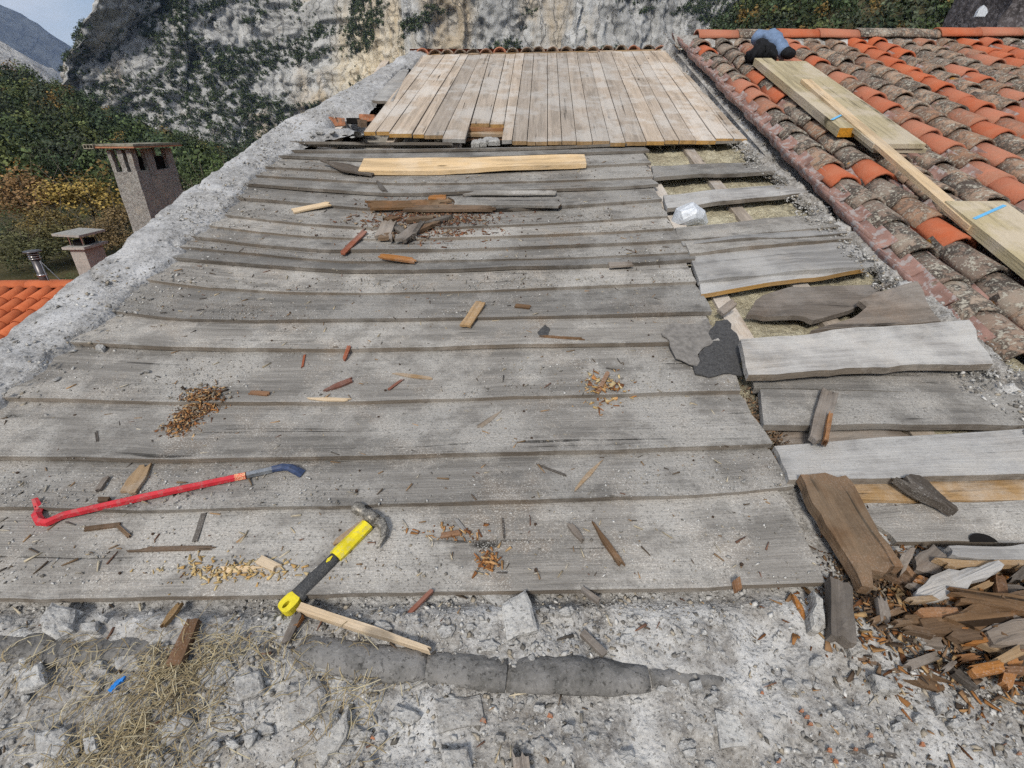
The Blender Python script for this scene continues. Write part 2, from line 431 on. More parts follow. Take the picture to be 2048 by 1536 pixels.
def cliff_material(name, grey=(0.43, 0.435, 0.435), warm=0.5, scale=1.0, bumpd=1.6, sun_patch=False):
    m, nt, b = new_mat(name, 0.95, 0.1); k = N(nt)
    pos = k.n("ShaderNodeNewGeometry").outputs["Position"]
    tall = k.mapr(pos, (1.0, 1.0, 0.22))
    n1 = k.noise(tall, 0.05 * scale, 8, 0.66); n2 = k.noise(tall, 0.22 * scale, 7, 0.7, 0.4); n3 = k.noise(pos, 0.9 * scale, 5, 0.75)
    c = k.mix(k.ramp(n2, [(0.32, 0.0), (0.62, 1.0)]), tuple(0.50 * x for x in grey), grey)
    c = k.mix(k.math('MULTIPLY', k.ramp(n1, [(0.46, 0.0), (0.62, 1.0)]), 0.7), c, tuple(min(1, 1.30 * x) for x in grey))
    ny = k.noise(k.vadd(tall, (40, 10, 5)), 0.028 * scale, 5, 0.6)
    c = k.mix(k.math('MULTIPLY', k.ramp(ny, [(0.52, 0.0), (0.66, 1.0)]), warm), c, (0.50, 0.37, 0.20))
    wv = k.n('ShaderNodeTexNoise'); k.put(wv.inputs['Vector'], pos); wv.inputs['Scale'].default_value = 0.07 * scale; wv.inputs['Detail'].default_value = 4
    ws = k.n('ShaderNodeVectorMath', operation='SCALE'); k.put(ws.inputs[0], wv.outputs['Color']); ws.inputs['Scale'].default_value = 16 / scale
    vc = k.voro(k.vadd(tall, ws.outputs[0]), 0.075 * scale, 'DISTANCE_TO_EDGE')
    cr = k.ramp(k.math('ADD', vc, k.math('MULTIPLY', n3, 0.10)), [(0.055, 1.0), (0.085, 0.0)])
    c = k.mix(k.math('MULTIPLY', k.math('MULTIPLY', cr, k.ramp(n1, [(0.40, 1.0), (0.58, 0.15)])), 0.6), c, tuple(0.25 * x for x in grey))
    if sun_patch:  # sunlit area painted into the rock colour, cream around one point
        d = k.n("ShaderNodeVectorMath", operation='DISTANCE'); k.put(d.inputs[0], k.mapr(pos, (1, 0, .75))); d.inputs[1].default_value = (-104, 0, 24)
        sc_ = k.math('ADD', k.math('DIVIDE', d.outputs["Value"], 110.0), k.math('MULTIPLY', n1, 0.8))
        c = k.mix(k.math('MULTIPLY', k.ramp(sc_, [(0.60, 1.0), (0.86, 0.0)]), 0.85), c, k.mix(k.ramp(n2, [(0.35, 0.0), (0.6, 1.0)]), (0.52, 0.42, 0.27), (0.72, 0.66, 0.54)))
    c = k.mix(k.math('MULTIPLY', k.ramp(n3, [(0.575, 0.0), (0.64, 1.0)]), 0.85), c, (0.09, 0.095, 0.075))
    k.put(b.inputs["Base Color"], c)
    k.put(b.inputs["Normal"], k.bump(k.math('SUBTRACT', k.math('ADD', n2, k.math('MULTIPLY', n3, 0.35)), k.math('MULTIPLY', cr, 0.5)), bumpd, 0.9))
    return m
M['cliff'] = cliff_material('limestone_cliff', sun_patch=True)
M['spur'] = cliff_material('bare_spur_rock', (0.55, 0.54, 0.52), 0.15, 0.5, 8.0)
M['farrock'] = cliff_material('far_forested_rock', (0.12, 0.13, 0.13), 0.0, 0.10, 30.0)
def ground_mat():
    m, nt, b = new_mat('valley_ground', 0.95, 0.1); k = N(nt)
    pos = k.n("ShaderNodeNewGeometry").outputs["Position"]
    n1 = k.noise(pos, 0.05, 6, 0.65); n2 = k.noise(pos, 0.5, 6, 0.7)
    c = k.mix(k.ramp(n2, [(0.3, 0.0), (0.7, 1.0)]), (0.035, 0.038, 0.018), (0.10, 0.085, 0.045))
    c = k.mix(k.math('MULTIPLY', k.ramp(n1, [(0.5, 0.0), (0.7, 1.0)]), 0.6), c, (0.13, 0.12, 0.09))
    k.put(b.inputs["Base Color"], c); k.put(b.inputs["Normal"], k.bump(n2, 0.4, 0.7))
    return m
M['ground'] = ground_mat()

#PART2
# ------------------------------------------------------------------ valley, hills, cliffs
AZ_E = np.array([[-3, .22], [-1.6, .19], [-1.2, .15], [-.871, .093], [-.793, .075], [-.72, .037], [-.644, .006], [-.56, -.010], [-.50, -.026], [-.42, -.04],
                 [-.30, -.06], [.15, -.05], [.24, .05], [.30, .143], [.37, .19], [.5, .27], [.9, .40], [1.6, .45], [3, .45]])
def ground_z(x, y):
    x = np.asarray(x, float); y = np.asarray(y, float)
    r = np.hypot(x, y)
    ang = np.clip(np.arctan2(x, np.where(y > 0, y, 1e-3)), -1.25, 1.25)
    az = np.tan(ang)
    e = np.interp(az, AZ_E[:, 0], AZ_E[:, 1])
    yc = np.interp(az, [-.4, .3], [205, 150])
    rc = yc * np.sqrt(1 + np.minimum(az, 1.2) ** 2)
    t = smooth(0.17, 1.0, r / rc)
    z = -7.5 + t * (1.1 + e * yc - 5.5 + 7.5) * np.where(y > 0, 1, 0.8)
    z = z - smooth(1.02, 1.6, r / rc) * 14
    z = z - smooth(600, 1500, r) * 30
    return z + fbm(x / 30, y / 30, 5, 4) * 2.5 * smooth(20, 60, r)

def build_terrain():
    na, nr = 260, 150
    a = np.linspace(-math.pi, math.pi, na)
    r = np.concatenate([[0.01], np.geomspace(5, 6000, nr - 1)])
    A, R = np.meshgrid(a, r, indexing='ij')
    x, y = R * np.sin(A), R * np.cos(A)
    V = np.stack([x, y, ground_z(x, y)], -1).reshape(-1, 3)
    o = add("terrain", bigmesh("terrain", V, grid_faces(na, nr)[:, ::-1], [M['ground']], True))
    tag(o, "valley floor and wooded hillsides", kind="structure")
build_terrain()

CLIFF = {}
def build_cliff():
    # plan points: x, y, setback per metre of height, roughness kind (1 = broken slope, 0 = sheer wall)
    P = np.array([[-215, 1100, .3, .6], [-250, 600, .35, .5], [-292, 402, .34, .8], [-225, 410, .46, 1.0], [-168, 446, .52, 1.0], [-140, 452, .34, .6], [-108, 432, .16, .15],
                  [-74, 398, .10, .0], [-20, 412, .10, .05], [30, 418, .12, .1], [42, 400, .10, .1], [110, 424, .13, .15], [165, 432, .2, .3], [260, 470, .35, .7], [420, 640, .4, .7]], float)
    d = np.concatenate([[0], np.cumsum(np.hypot(*np.diff(P[:, :2], axis=0).T))])
    nx, nz = 640, 260
    # finer sampling where it is seen
    s = np.interp(np.linspace(0, 1, nx), [0, .06, .93, 1], [0, d[1] + 100, d[-2], d[-1]])
    C = np.stack([np.interp(s, d, P[:, i]) for i in range(4)], -1)
    for i in range(4):                                 # round the corners a little
        for _ in range(3): C[1:-1, i] = 0.25 * C[:-2, i] + 0.5 * C[1:-1, i] + 0.25 * C[2:, i]
    T = np.gradient(C[:, :2], axis=0); T /= np.linalg.norm(T, axis=1)[:, None]
    nrm = np.stack([T[:, 1], -T[:, 0]], -1)             # towards the viewer
    z = np.interp(np.linspace(0, 1, nz), [0, .72, 1], [-32, 115, 260])
    S, Z = np.meshgrid(s, z, indexing='ij')
    k = C[:, 3][:, None]
    big = fbm(S / 55, Z / 110, 31, 3) * 13
    mid = (.35 - np.abs(fbm(S / 17 + fbm(S / 9, Z / 9, 12, 2) * .5, Z / np.interp(k, [0, 1], [34, 22]), 47, 4, .55))) * np.interp(k, [0, 1], [11.0, 16.0])
    fine = (.3 - np.abs(fbm(S / 5.2, Z / 8, 63, 3, .6))) * np.interp(k, [0, 1], [3.6, 5.5])
    ledge = (np.abs(((Z + fbm(S / 30, Z / 30, 77, 3) * 12) / 21) % 1 - 0.5) - 0.25) * 5.5 * k
    flut = np.abs(fbm(S / 9, Z / 90, 83, 3)) * 7 * (1 - k)
    D = big + mid + fine + ledge - flut - C[:, 2][:, None] * (Z + 10)
    # foot of the tower spreads to the left
    X = C[:, 0][:, None] + nrm[:, 0][:, None] * D
    Y = C[:, 1][:, None] + nrm[:, 1][:, None] * D
    X = X - np.where(C[:, 0][:, None] < -205, np.maximum(0, 80 - Z) * .62, 0) * smooth(-200, -275, C[:, 0])[:, None]
    V = np.stack([X, Y, Z], -1).reshape(-1, 3)
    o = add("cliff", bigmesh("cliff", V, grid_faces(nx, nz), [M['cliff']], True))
    tag(o, "towering grey and ochre limestone cliff above the village", kind="structure")
    CLIFF.update(V=V.reshape(nx, nz, 3), k=np.broadcast_to(k, (nx, nz)), S=S, Z=Z)
build_cliff()

def ridge_sheet(name, label, pts, y, run, mat, seed, rough):
    az = np.linspace(pts[0][0], pts[-1][0], 150)
    e = np.interp(az, [p[0] for p in pts], [p[1] for p in pts])
    t = np.linspace(-0.5, 1, 90)
    A, Tt = np.meshgrid(az, t, indexing='ij')
    top = (e * y)[:, None]
    fall = np.where(Tt < 0, -Tt * 1.3, Tt)
    yy = y - Tt * run
    zz = top * (1 - fall) + fall * -20
    xx = A * y
    zz = zz + fbm(xx / (run * .16), yy / (run * .3), seed, 6, .6) * rough * (0.25 + np.minimum(1, np.abs(Tt) * 3))
    V = np.stack([xx, yy, zz], -1).reshape(-1, 3)
    o = add(name, bigmesh(name, V, grid_faces(150, 90)[:, ::-1], [mat], True)); tag(o, label, kind="structure")
ridge_sheet("mountain", "far blue mountain fading into cloud", [(-1.9, .20), (-1.2, .24), (-1.0, .225), (-.86, .196), (-.80, .170), (-.76, .145), (-.72, .118), (-.68, .080), (-.6, .03), (-.4, 0)], 3600, 1500, M['farrock'], 5, 190)
ridge_sheet("mountain_spur", "pale bare rock spur below the far mountain", [(-1.6, .17), (-1.1, .165), (-.93, .152), (-.85, .136), (-.82, .112), (-.795, .082), (-.76, .045), (-.70, .01), (-.6, -.01)], 1150, 420, M['spur'], 9, 40)

# ------------------------------------------------------------------ foliage
def crown_template(n, seed, clumps=13, leaf=0.17, squash=0.85):
    r = np.random.default_rng(seed)
    c = r.normal(size=(clumps, 3)); c /= np.linalg.norm(c, axis=1)[:, None]
    c *= r.uniform(0.25, 0.78, (clumps, 1)); c[:, 2] *= squash
    which = r.integers(0, clumps, n)
    d = r.normal(size=(n, 3)); d /= np.linalg.norm(d, axis=1)[:, None]
    p = c[which] + d * r.uniform(0.16, 0.40, (n, 1))
    nrm = d + r.normal(size=(n, 3)) * 0.55 + np.array([0, 0, .3]); nrm /= np.linalg.norm(nrm, axis=1)[:, None]
    a = np.cross(nrm, r.normal(size=(n, 3))); a /= np.linalg.norm(a, axis=1)[:, None]
    b = np.cross(nrm, a)
    sz = r.uniform(0.6, 1.3, (n, 1)) * leaf
    a = a * sz * 0.65; b = b * sz * .5
    V = np.stack([p - a, p - b * .9, p + a, p + b * .9], 1)          # leaf-like diamonds
    shade = r.uniform(0.62, 1.35, n) * r.uniform(.8, 1.25, clumps)[which]
    return V, shade

def foliage_mass(name, label, pos, size, col, seed, n=220, leaf=0.105, squash=.85, variants=5):
    T = [crown_template(n, seed + i, leaf=leaf, squash=squash) for i in range(variants)]
    r = np.random.default_rng(seed)
    VV, TT = [], []
    pick = r.integers(0, variants, len(pos)); ang = r.uniform(0, 6.283, len(pos))
    for i, (p, s, c) in enumerate(zip(pos, size, col)):
        v, sh = T[pick[i]]
        ca, sa = math.cos(ang[i]), math.sin(ang[i])
        R = np.array([[ca, -sa, 0], [sa, ca, 0], [0, 0, 1]])
        VV.append((v @ R.T) * s + p)
        TT.append(np.repeat((sh[:, None] * c)[:, None, :], 4, 1))
    V = np.concatenate(VV).reshape(-1, 3); t = np.concatenate(TT).reshape(-1, 3)
    Q = np.arange(len(V)).reshape(-1, 4)
    o = add(name, bigmesh(name, V, Q, [M['leaf']], False, t)); tag(o, label, kind="stuff")
    return o

GREENS = np.array([[.050, .074, .034], [.062, .088, .034], [.042, .064, .034], [.085, .102, .038], [.058, .072, .044]])
def scatter_wood(name, label, az0, az1, y0, y1, spacing, seed, smin, smax, emin=-9, emax=9, leaf=.105, autumn=0.05, n=200):
    r = np.random.default_rng(seed)
    pts = []
    yy = y0
    while yy < y1:
        x = az0 * yy
        while x < az1 * yy:
            pts.append((x + r.uniform(-.4, .4) * spacing, yy + r.uniform(-.4, .4) * spacing)); x += spacing
        yy += spacing
    p = np.array(pts); z = ground_z(p[:, 0], p[:, 1])
    s = r.uniform(smin, smax, len(p))
    el = (z + s - 1.1) / p[:, 1]
    keep = (el > emin) & (el < emax)
    p, z, s = p[keep], z[keep], s[keep]
    pos = np.column_stack([p, z + s * .75])
    size = np.column_stack([s, s, s * r.uniform(.85, 1.25, len(s))])
    col = GREENS[r.integers(0, len(GREENS), len(s))] * r.uniform(.6, 1.9, (len(s), 1))
    au = r.uniform(size=len(s)) < autumn
    col[au] = np.array([.21, .14, .045]) * r.uniform(.7, 1.2, (au.sum(), 1))
    return foliage_mass(name, label, pos, size[:, None, :].reshape(-1, 1, 3).squeeze(1), col, seed, n, leaf)
scatter_wood("forest", "dark green wood covering the near left hillside", -1.2, -.36, 62, 222, 5.0, 3, 2.5, 4.6, n=420)
scatter_wood("hillside_scrub", "dark scrub covering the hillside above the tiled roof", .22, 1.15, 40, 176, 2.7, 4, 1.3, 2.6, emin=.09, emax=.33, autumn=.12, n=130, leaf=.2)
scatter_wood("undergrowth", "olive brown undergrowth below the autumn trees", -1.3, -.45, 20, 60, 3.2, 6, .6, 1.2, autumn=.18, n=220)

def cliff_scrub():
    r = np.random.default_rng(21)
    V, k, S, Z = CLIFF['V'], CLIFF['k'], CLIFF['S'], CLIFF['Z']
    veg = fbm((S + .6 * Z) / 62, (Z - .35 * S) / 17, 91, 4, .6)
    dens = np.clip((veg - np.interp(k, [0, .3, 1], [.18, .06, -.16])) * 6, 0, 1)
    speck = (vnoise(S / 2.5, Z / 2.5, 5) > .90) * .16
    dens = np.maximum(dens, speck)
    vis = (V[..., 2] < 130) & (V[..., 2] > -25)
    pr = (dens * vis).ravel()
    idx = r.choice(len(pr), 12500, replace=False, p=pr / pr.sum())
    p = V.reshape(-1, 3)[idx]
    big = np.clip(dens.ravel()[idx], .25, 1)
    s = r.uniform(.8, 2.4, len(p)) * (.45 + .75 * big)
    col = np.array([.060, .083, .040]) * r.uniform(.6, 1.6, (len(p), 1)) * np.array([1, 1, .95])
    pos = p + np.array([0, -1, 0]) * s[:, None] * .3 + np.array([0, 0, .35]) * s[:, None]
    foliage_mass("cliff_scrub", "dark evergreen scrub clinging to the cliffs", pos, np.column_stack([s * 1.15, s, s]), col, 77, 60, .30)
cliff_scrub()

# ------------------------------------------------------------------ swept shapes
def sweep(pts, size, n=10, shape='round', cap=True, twist=0.0):
    """tube through pts; size = list of (half width, half height)"""
    P = np.asarray(pts, float); m = len(P)
    T = np.gradient(P, axis=0); T /= np.linalg.norm(T, axis=1)[:, None] + 1e-12
    up = np.array([0, 0, 1.0]); 
    if abs(T[0] @ up) > .9: up = np.array([0, 1.0, 0])
    V = []
    ang = np.arange(n) / n * 2 * math.pi + (math.pi / n if shape != 'round' else 0) + twist
    for i in range(m):
        s = np.cross(T[i], up); s /= np.linalg.norm(s) + 1e-12
        q = np.cross(s, T[i])
        a, b = size[i]
        f = 1 / math.cos(math.pi / n) if shape != 'round' else 1
        V += [P[i] + s * a * math.cos(t) * f + q * b * math.sin(t) * f for t in ang]
        up = q
    F = []
    for i in range(m - 1):
        for j in range(n):
            F.append((i * n + j, i * n + (j + 1) % n, (i + 1) * n + (j + 1) % n, (i + 1) * n + j))
    if cap: F += [tuple(range(n))[::-1], tuple((m - 1) * n + j for j in range(n))]
    return V, F

def join(parts):
    V, F = [], []
    for v, f in parts:
        o = len(V); V += list(v); F += [tuple(i + o for i in q) for q in f]
    return V, F

def box(c, s, rot=None):
    c = np.asarray(c, float); h = np.asarray(s, float) / 2
    V = [np.array([x, y, z]) * h for x in (-1, 1) for y in (-1, 1) for z in (-1, 1)]
    if rot is not None: V = [rot @ v for v in V]
    V = [v + c for v in V]
    return V, [(0, 1, 3, 2), (4, 6, 7, 5), (0, 4, 5, 1), (2, 3, 7, 6), (0, 2, 6, 4), (1, 5, 7, 3)]

def build_haze():
    m = bpy.data.materials.new('thin_haze'); m.use_nodes = True
    nt = m.node_tree; nt.nodes.clear()
    o_ = nt.nodes.new("ShaderNodeOutputMaterial"); pv = nt.nodes.new("ShaderNodeVolumePrincipled")
    pv.inputs["Color"].default_value = (0.42, 0.60, 1.0, 1); pv.inputs["Density"].default_value = HAZE; pv.inputs["Anisotropy"].default_value = 0.0
    nt.links.new(pv.outputs["Volume"], o_.inputs["Volume"])
    v, f = box((0, 0, 430), (12400, 12400, 1100))
    o = add("haze", mesh("haze", v, f, [m])); tag(o, "thin blue haze in the valley air", kind="stuff")
HAZE = 0.00008
build_haze()

# single trees that can be told apart below the hill
BARK = plain('bark', (0.10, 0.085, 0.065), 0.95, 0.1, 0.35, 8, bumpd=0.02)
def tree(px, y, top_py, width, col, label, group, seed, bare=False):
    r = np.random.default_rng(seed)
    ycomp = math.cos(PITCH) + (768 - top_py) / FPX * math.sin(PITCH)
    x = (px - 1024) / FPX / ycomp * y
    ztop = CAM_H + y * (-math.sin(PITCH) + (768 - top_py) / FPX * math.cos(PITCH)) / ycomp
    zb = float(ground_z(x, y)) - .2
    Hh = max(3.0, ztop - zb)
    root = empty("tree", (x, y, zb)); tag(root, label, "tree", group)
    parts = [sweep([(0, 0, 0), (.1, 0, Hh * .3), (.05, .1, Hh * .62), (.1, 0, Hh * .9)], [(Hh * .022,) * 2, (Hh * .017,) * 2, (Hh * .011,) * 2, (.02, .02)], 7)]
    for i in range(7):
        a = i * 2.4 + r.uniform(0, 1); z0 = Hh * r.uniform(.25, .65); l = width * r.uniform(.6, 1)
        parts.append(sweep([(0.08, 0, z0), (math.cos(a) * l * .5, math.sin(a) * l * .5, z0 + l * .45), (math.cos(a) * l * .85, math.sin(a) * l * .85, z0 + l * 1.0)], [(Hh * .009,) * 2, (Hh * .006,) * 2, (.012, .012)], 5))
    v, f = join(parts)
    add("trunk", mesh("trunk", v, f, [BARK], None, True), root)
    v, sh = crown_template(2600 if not bare else 900, seed, 20, .06 if not bare else .05)
    v = v * np.array([width, width, Hh * .46]) + np.array([0, 0, Hh * .60])
    t = np.repeat((sh[:, None] * np.array(col) * 1.9)[:, None, :], 4, 1)
    V = v.reshape(-1, 3)
    add("crown", bigmesh("crown", V, np.arange(len(V)).reshape(-1, 4), [M['leaf']], False, t.reshape(-1, 3)), root)
G1 = "autumn trees below the village roofs"
for a in [(36, 62, 318, 2.6, (.21, .105, .028), "small orange autumn tree against the dark wood"),
          (25, 44, 335, 3.8, (.16, .098, .045), "rust brown autumn tree at the left edge"),
          (150, 44, 338, 3.6, (.185, .132, .038), "yellow autumn tree left of the pebbledash chimney"),
          (95, 40, 405, 2.4, (.115, .085, .030), "olive brown tree between the rust and yellow trees"),
          (222, 42, 405, 2.6, (.12, .085, .04), "brown thinning tree just beside the chimney shaft"),
          (185, 58, 335, 3.0, (.045, .06, .022), "dark green tree behind the yellow tree"),
          (105, 64, 300, 3.4, (.032, .05, .024), "tall dark evergreen between orange and green trees"),
          (30, 33, 450, 2.6, (.075, .075, .034), "low olive bushy tree above the metal flue"),
          (120, 36, 440, 2.4, (.09, .080, .034), "low olive bushy tree behind the small capped chimney"),
          (205, 36, 455, 2.2, (.12, .085, .042), "low russet bush right of the small capped chimney"),
          (395, 52, 318, 2.6, (.045, .06, .026), "dark green tree right of the pebbledash chimney"),
          (375, 44, 345, 1.8, (.07, .062, .05), "bare grey twiggy tree beside the pebbledash chimney"),
          (300, 60, 300, 3.2, (.042, .058, .026), "dark green tree hidden behind the pebbledash chimney"),
          (440, 58, 300, 2.6, (.052, .075, .026), "bright green tree by the roof verge")]:
    tree(*a, G1, int(a[0] * 7 + a[1]), "twiggy" in a[5])

#PART3
# ------------------------------------------------------------------ wooden pieces
def slab(name, fun, L, Wd, T, mats, parent=None, nx=10, ny=3, seed=0, ragged=(0, 0), wob=0.0, point=(0, 0), endmat=False, thick_dir=None, bumpy=0.0):
    """board-like solid: fun(s, t) gives u, v, h of the top; ragged = splintered ends in metres; point = how far an end narrows"""
    r = np.random.default_rng(seed + 1000)
    s = np.linspace(0, 1, nx + 1); t = np.linspace(0, 1, ny + 1)
    S, Tt = np.meshgrid(s, t, indexing='ij')
    w = 1 - point[0] * (1 - smooth(0, .55, S)) - point[1] * smooth(.45, 1, S)
    c0, c1 = r.uniform(.35, .65, 2)
    c = c0 + (c1 - c0) * S
    Tn = c + (Tt - c) * w
    if wob: Tn = Tn + (Tt - .5) * 2 * (fbm(S * L * 9 + seed, Tt * 2.3 + seed, seed, 3)) * wob / Wd
    Sn = S.copy()
    for e, amt in ((0, ragged[0]), (1, ragged[1])):
        if amt:
            j = r.uniform(-1, .25, ny + 1) * amt / L
            k = smooth(.75, 1, S) if e else 1 - smooth(0, .25, S)
            Sn = Sn + (j if e else -j)[None, :] * k
    u, v, h = fun(Sn, Tn)
    if bumpy: h = h + fbm(Sn * L * 24 + seed, Tn * Wd * 60, seed + 5, 3) * bumpy
    top = W(u, v, h)
    bot = W(u, v, h - T) if thick_dir is None else top - thick_dir * T
    n1 = (nx + 1) * (ny + 1)
    V = np.concatenate([top.reshape(-1, 3), bot.reshape(-1, 3)])
    G = grid_faces(nx + 1, ny + 1)
    F = [tuple(q) for q in G] + [tuple(q[::-1] + n1) for q in G]
    fm = [0] * len(F)
    idx = lambda i, j: i * (ny + 1) + j
    for i in range(nx):
        F.append((idx(i, 0), idx(i, 0) + n1, idx(i + 1, 0) + n1, idx(i + 1, 0))); fm.append(2 if len(mats) > 2 else 0)
        F.append((idx(i + 1, ny), idx(i + 1, ny) + n1, idx(i, ny) + n1, idx(i, ny))); fm.append(0)
    for j in range(ny):
        F.append((idx(0, j + 1), idx(0, j + 1) + n1, idx(0, j) + n1, idx(0, j))); fm.append(1 if endmat else 0)
        F.append((idx(nx, j), idx(nx, j) + n1, idx(nx, j + 1) + n1, idx(nx, j + 1))); fm.append(1 if endmat else 0)
    ro = r.uniform(0, 60, 3)
    a = np.stack([Sn * L + ro[0], Tn * Wd + ro[1], np.zeros_like(S) + ro[2]], -1).reshape(-1, 3)
    b = a + np.array([0, 0, T])
    me = mesh(name, V, F, mats, fm, False, np.concatenate([a, b]))
    o = add(name, me, parent)
    c = V.mean(0); c[2] = V[:, 2].min()
    origin_to(me, o, c)
    return o

def line_fun(p0, p1, width, h0, h1, hf, arch=0.0, roll=0.0):
    (u0, v0), (u1, v1) = p0, p1
    L = math.hypot(u1 - u0, v1 - v0)
    du, dv = (u1 - u0) / L, (v1 - v0) / L
    def f(S, T):
        q = (T - .5) * width
        u = u0 + (u1 - u0) * S - dv * q * -1
        v = v0 + (v1 - v0) * S - du * q * 1
        # keep the piece straight: its height follows its two ends only
        ha = float(hf(u0, v0)) + h0; hb = float(hf(u1, v1)) + h1
        h = ha + (hb - ha) * S + arch * 4 * S * (1 - S) + roll * q
        return u, v, h
    return f, L

def px_width(p, q, wpx, hf, lift):
    """metres across a piece lying between two picture points, from its width in the picture"""
    a = pix(*p, hf, lift); b = pix(*q, hf, lift)
    m = ((a[0] + b[0]) / 2, (a[1] + b[1]) / 2)
    L = math.hypot(b[0] - a[0], b[1] - a[1]) + 1e-9
    n = (-(b[1] - a[1]) / L, (b[0] - a[0]) / L)
    h = float(hf(*m)) + lift
    x0, y0 = proj(W(*m, h)); x1, y1 = proj(W(m[0] + n[0] * .01, m[1] + n[1] * .01, h))
    dx, dy = q[0] - p[0], q[1] - p[1]; l = math.hypot(dx, dy)
    perp = abs((x1 - x0) * -dy / l + (y1 - y0) * dx / l) / .01
    return wpx / max(perp, 1)

rs = random.Random(3)
def stick(name, label, cat, p, q, wpx, T, mat, hf=None, lift=(0, 0), seed=None, group=None, arch=0.0, roll=0.0, parent=None, **kw):
    hf = hf or deck_h
    seed = seed if seed is not None else int(p[0] * 3 + p[1] * 5)
    a = pix(*p, hf, lift[0] + T); b = pix(*q, hf, lift[1] + T)
    wm = px_width(p, q, wpx, hf, T)
    ss = np.linspace(0, 1, 15)[:, None]; off = np.array([-.45, 0, .45])[None] * wm; l_ = math.hypot(b[0] - a[0], b[1] - a[1]) + 1e-9
    us = a[0] + (b[0] - a[0]) * ss - (b[1] - a[1]) / l_ * off; vs = a[1] + (b[1] - a[1]) * ss + (b[0] - a[0]) / l_ * off
    ln = (float(hf(*a)) + lift[0]) * (1 - ss) + (float(hf(*b)) + lift[1]) * ss
    up_ = max(0.0, min(.03, float(np.max(hf(us, vs) - ln)))) if hf in (deck_h, apron_h) else 0.0
    f, L = line_fun(a, b, wm, lift[0] + T + up_, lift[1] + T + up_, hf, arch, roll)
    mats = [M[mat]] if isinstance(mat, str) else [M[x] for x in mat]
    if mat in ('rot', 'rotgrey', 'darkwood', 'orange'): kw.setdefault('bumpy', min(.3 * T, .007)); kw.setdefault('ny', 5); kw.setdefault('nx', 10)
    kw.setdefault('wob', wm * .12); kw.setdefault('ragged', (min(L * .12, .03),) * 2)
    o = slab(name, f, L, wm, T, mats, parent, seed=seed, endmat=len(mats) > 1, **kw)
    if parent is None: tag(o, label, cat, group)
    return o

def poly(name, label, cat, pts, T, mat, hf=None, lift=0.0, seed=0, jit=0.15, tilt=(0, 0), group=None, sub=3, parent=None, axis=None, dome=0.0):
    """flat irregular piece from its outline"""
    hf = hf or deck_h
    r = np.random.default_rng(seed + int(pts[0][0]))
    P = np.array([pix(*p, hf, lift + T) for p in pts])
    if np.sum(P[:, 0] * np.roll(P[:, 1], -1) - np.roll(P[:, 0], -1) * P[:, 1]) < 0: P = P[::-1]
    out = []
    for i in range(len(P)):
        a, b = P[i], P[(i + 1) % len(P)]
        l = np.linalg.norm(b - a); n = np.array([b[1] - a[1], a[0] - b[0]]) / (l + 1e-9)
        for k in range(sub):
            out.append(a + (b - a) * k / sub + (n * r.uniform(-1, 1) * l * jit / sub if k else n * r.uniform(-.3, .3) * l * jit / sub))
    Q = np.array(out); c = Q.mean(0); n = len(Q)
    h0 = float(hf(*c)) + lift + T
    hh = lambda A: h0 + (A[:, 0] - c[0]) * tilt[0] + (A[:, 1] - c[1]) * tilt[1]
    inn = c + (Q - c) * .80
    V = np.concatenate([W(inn[:, 0], inn[:, 1], hh(inn) + dome + r.uniform(-.1, .1, n) * T), W(Q[:, 0], Q[:, 1], hh(Q) - T * .12), W(Q[:, 0], Q[:, 1], hh(Q) - T),
                        W([c[0]], [c[1]], [h0 + dome * 1.25])])
    F = []
    for i in range(n):
        j = (i + 1) % n
        F += [(3 * n, i, j), (i, n + i, n + j, j), (n + i, 2 * n + i, 2 * n + j, n + j)]
    F.append(tuple(range(2 * n, 3 * n))[::-1])
    if axis is None:
        ev, ew = np.linalg.eigh(np.cov((Q - c).T)); ax = ew[:, 1]
    else: ax = np.array(axis, float) / np.linalg.norm(axis)
    A2 = np.concatenate([inn, Q, Q, c[None]])
    bc = np.stack([A2 @ ax, A2 @ np.array([-ax[1], ax[0]]), np.concatenate([np.zeros(n), np.zeros(n), np.full(n, T), [0]])], -1) + r.uniform(0, 40, 3)
    me = mesh(name, V, F, [M[mat]], None, False, bc)
    o = add(name, me, parent); cc = V.mean(0); cc[2] = V[:, 2].min(); origin_to(me, o, cc)
    if parent is None: tag(o, label, cat, group)
    return o

# ------------------------------------------------------------------ the stripped plank roof
plank_roof = empty("plank_roof", W(0, 0.9, 0))
tag(plank_roof, "stripped timber roof of grey lapped boards below pale upright planks", "roof", kind="thing")
def child_keep(o, parent):
    o.parent = parent; o.matrix_parent_inverse = Matrix.Translation(-Vector(parent.location))
    return o
_pr = plank_roof

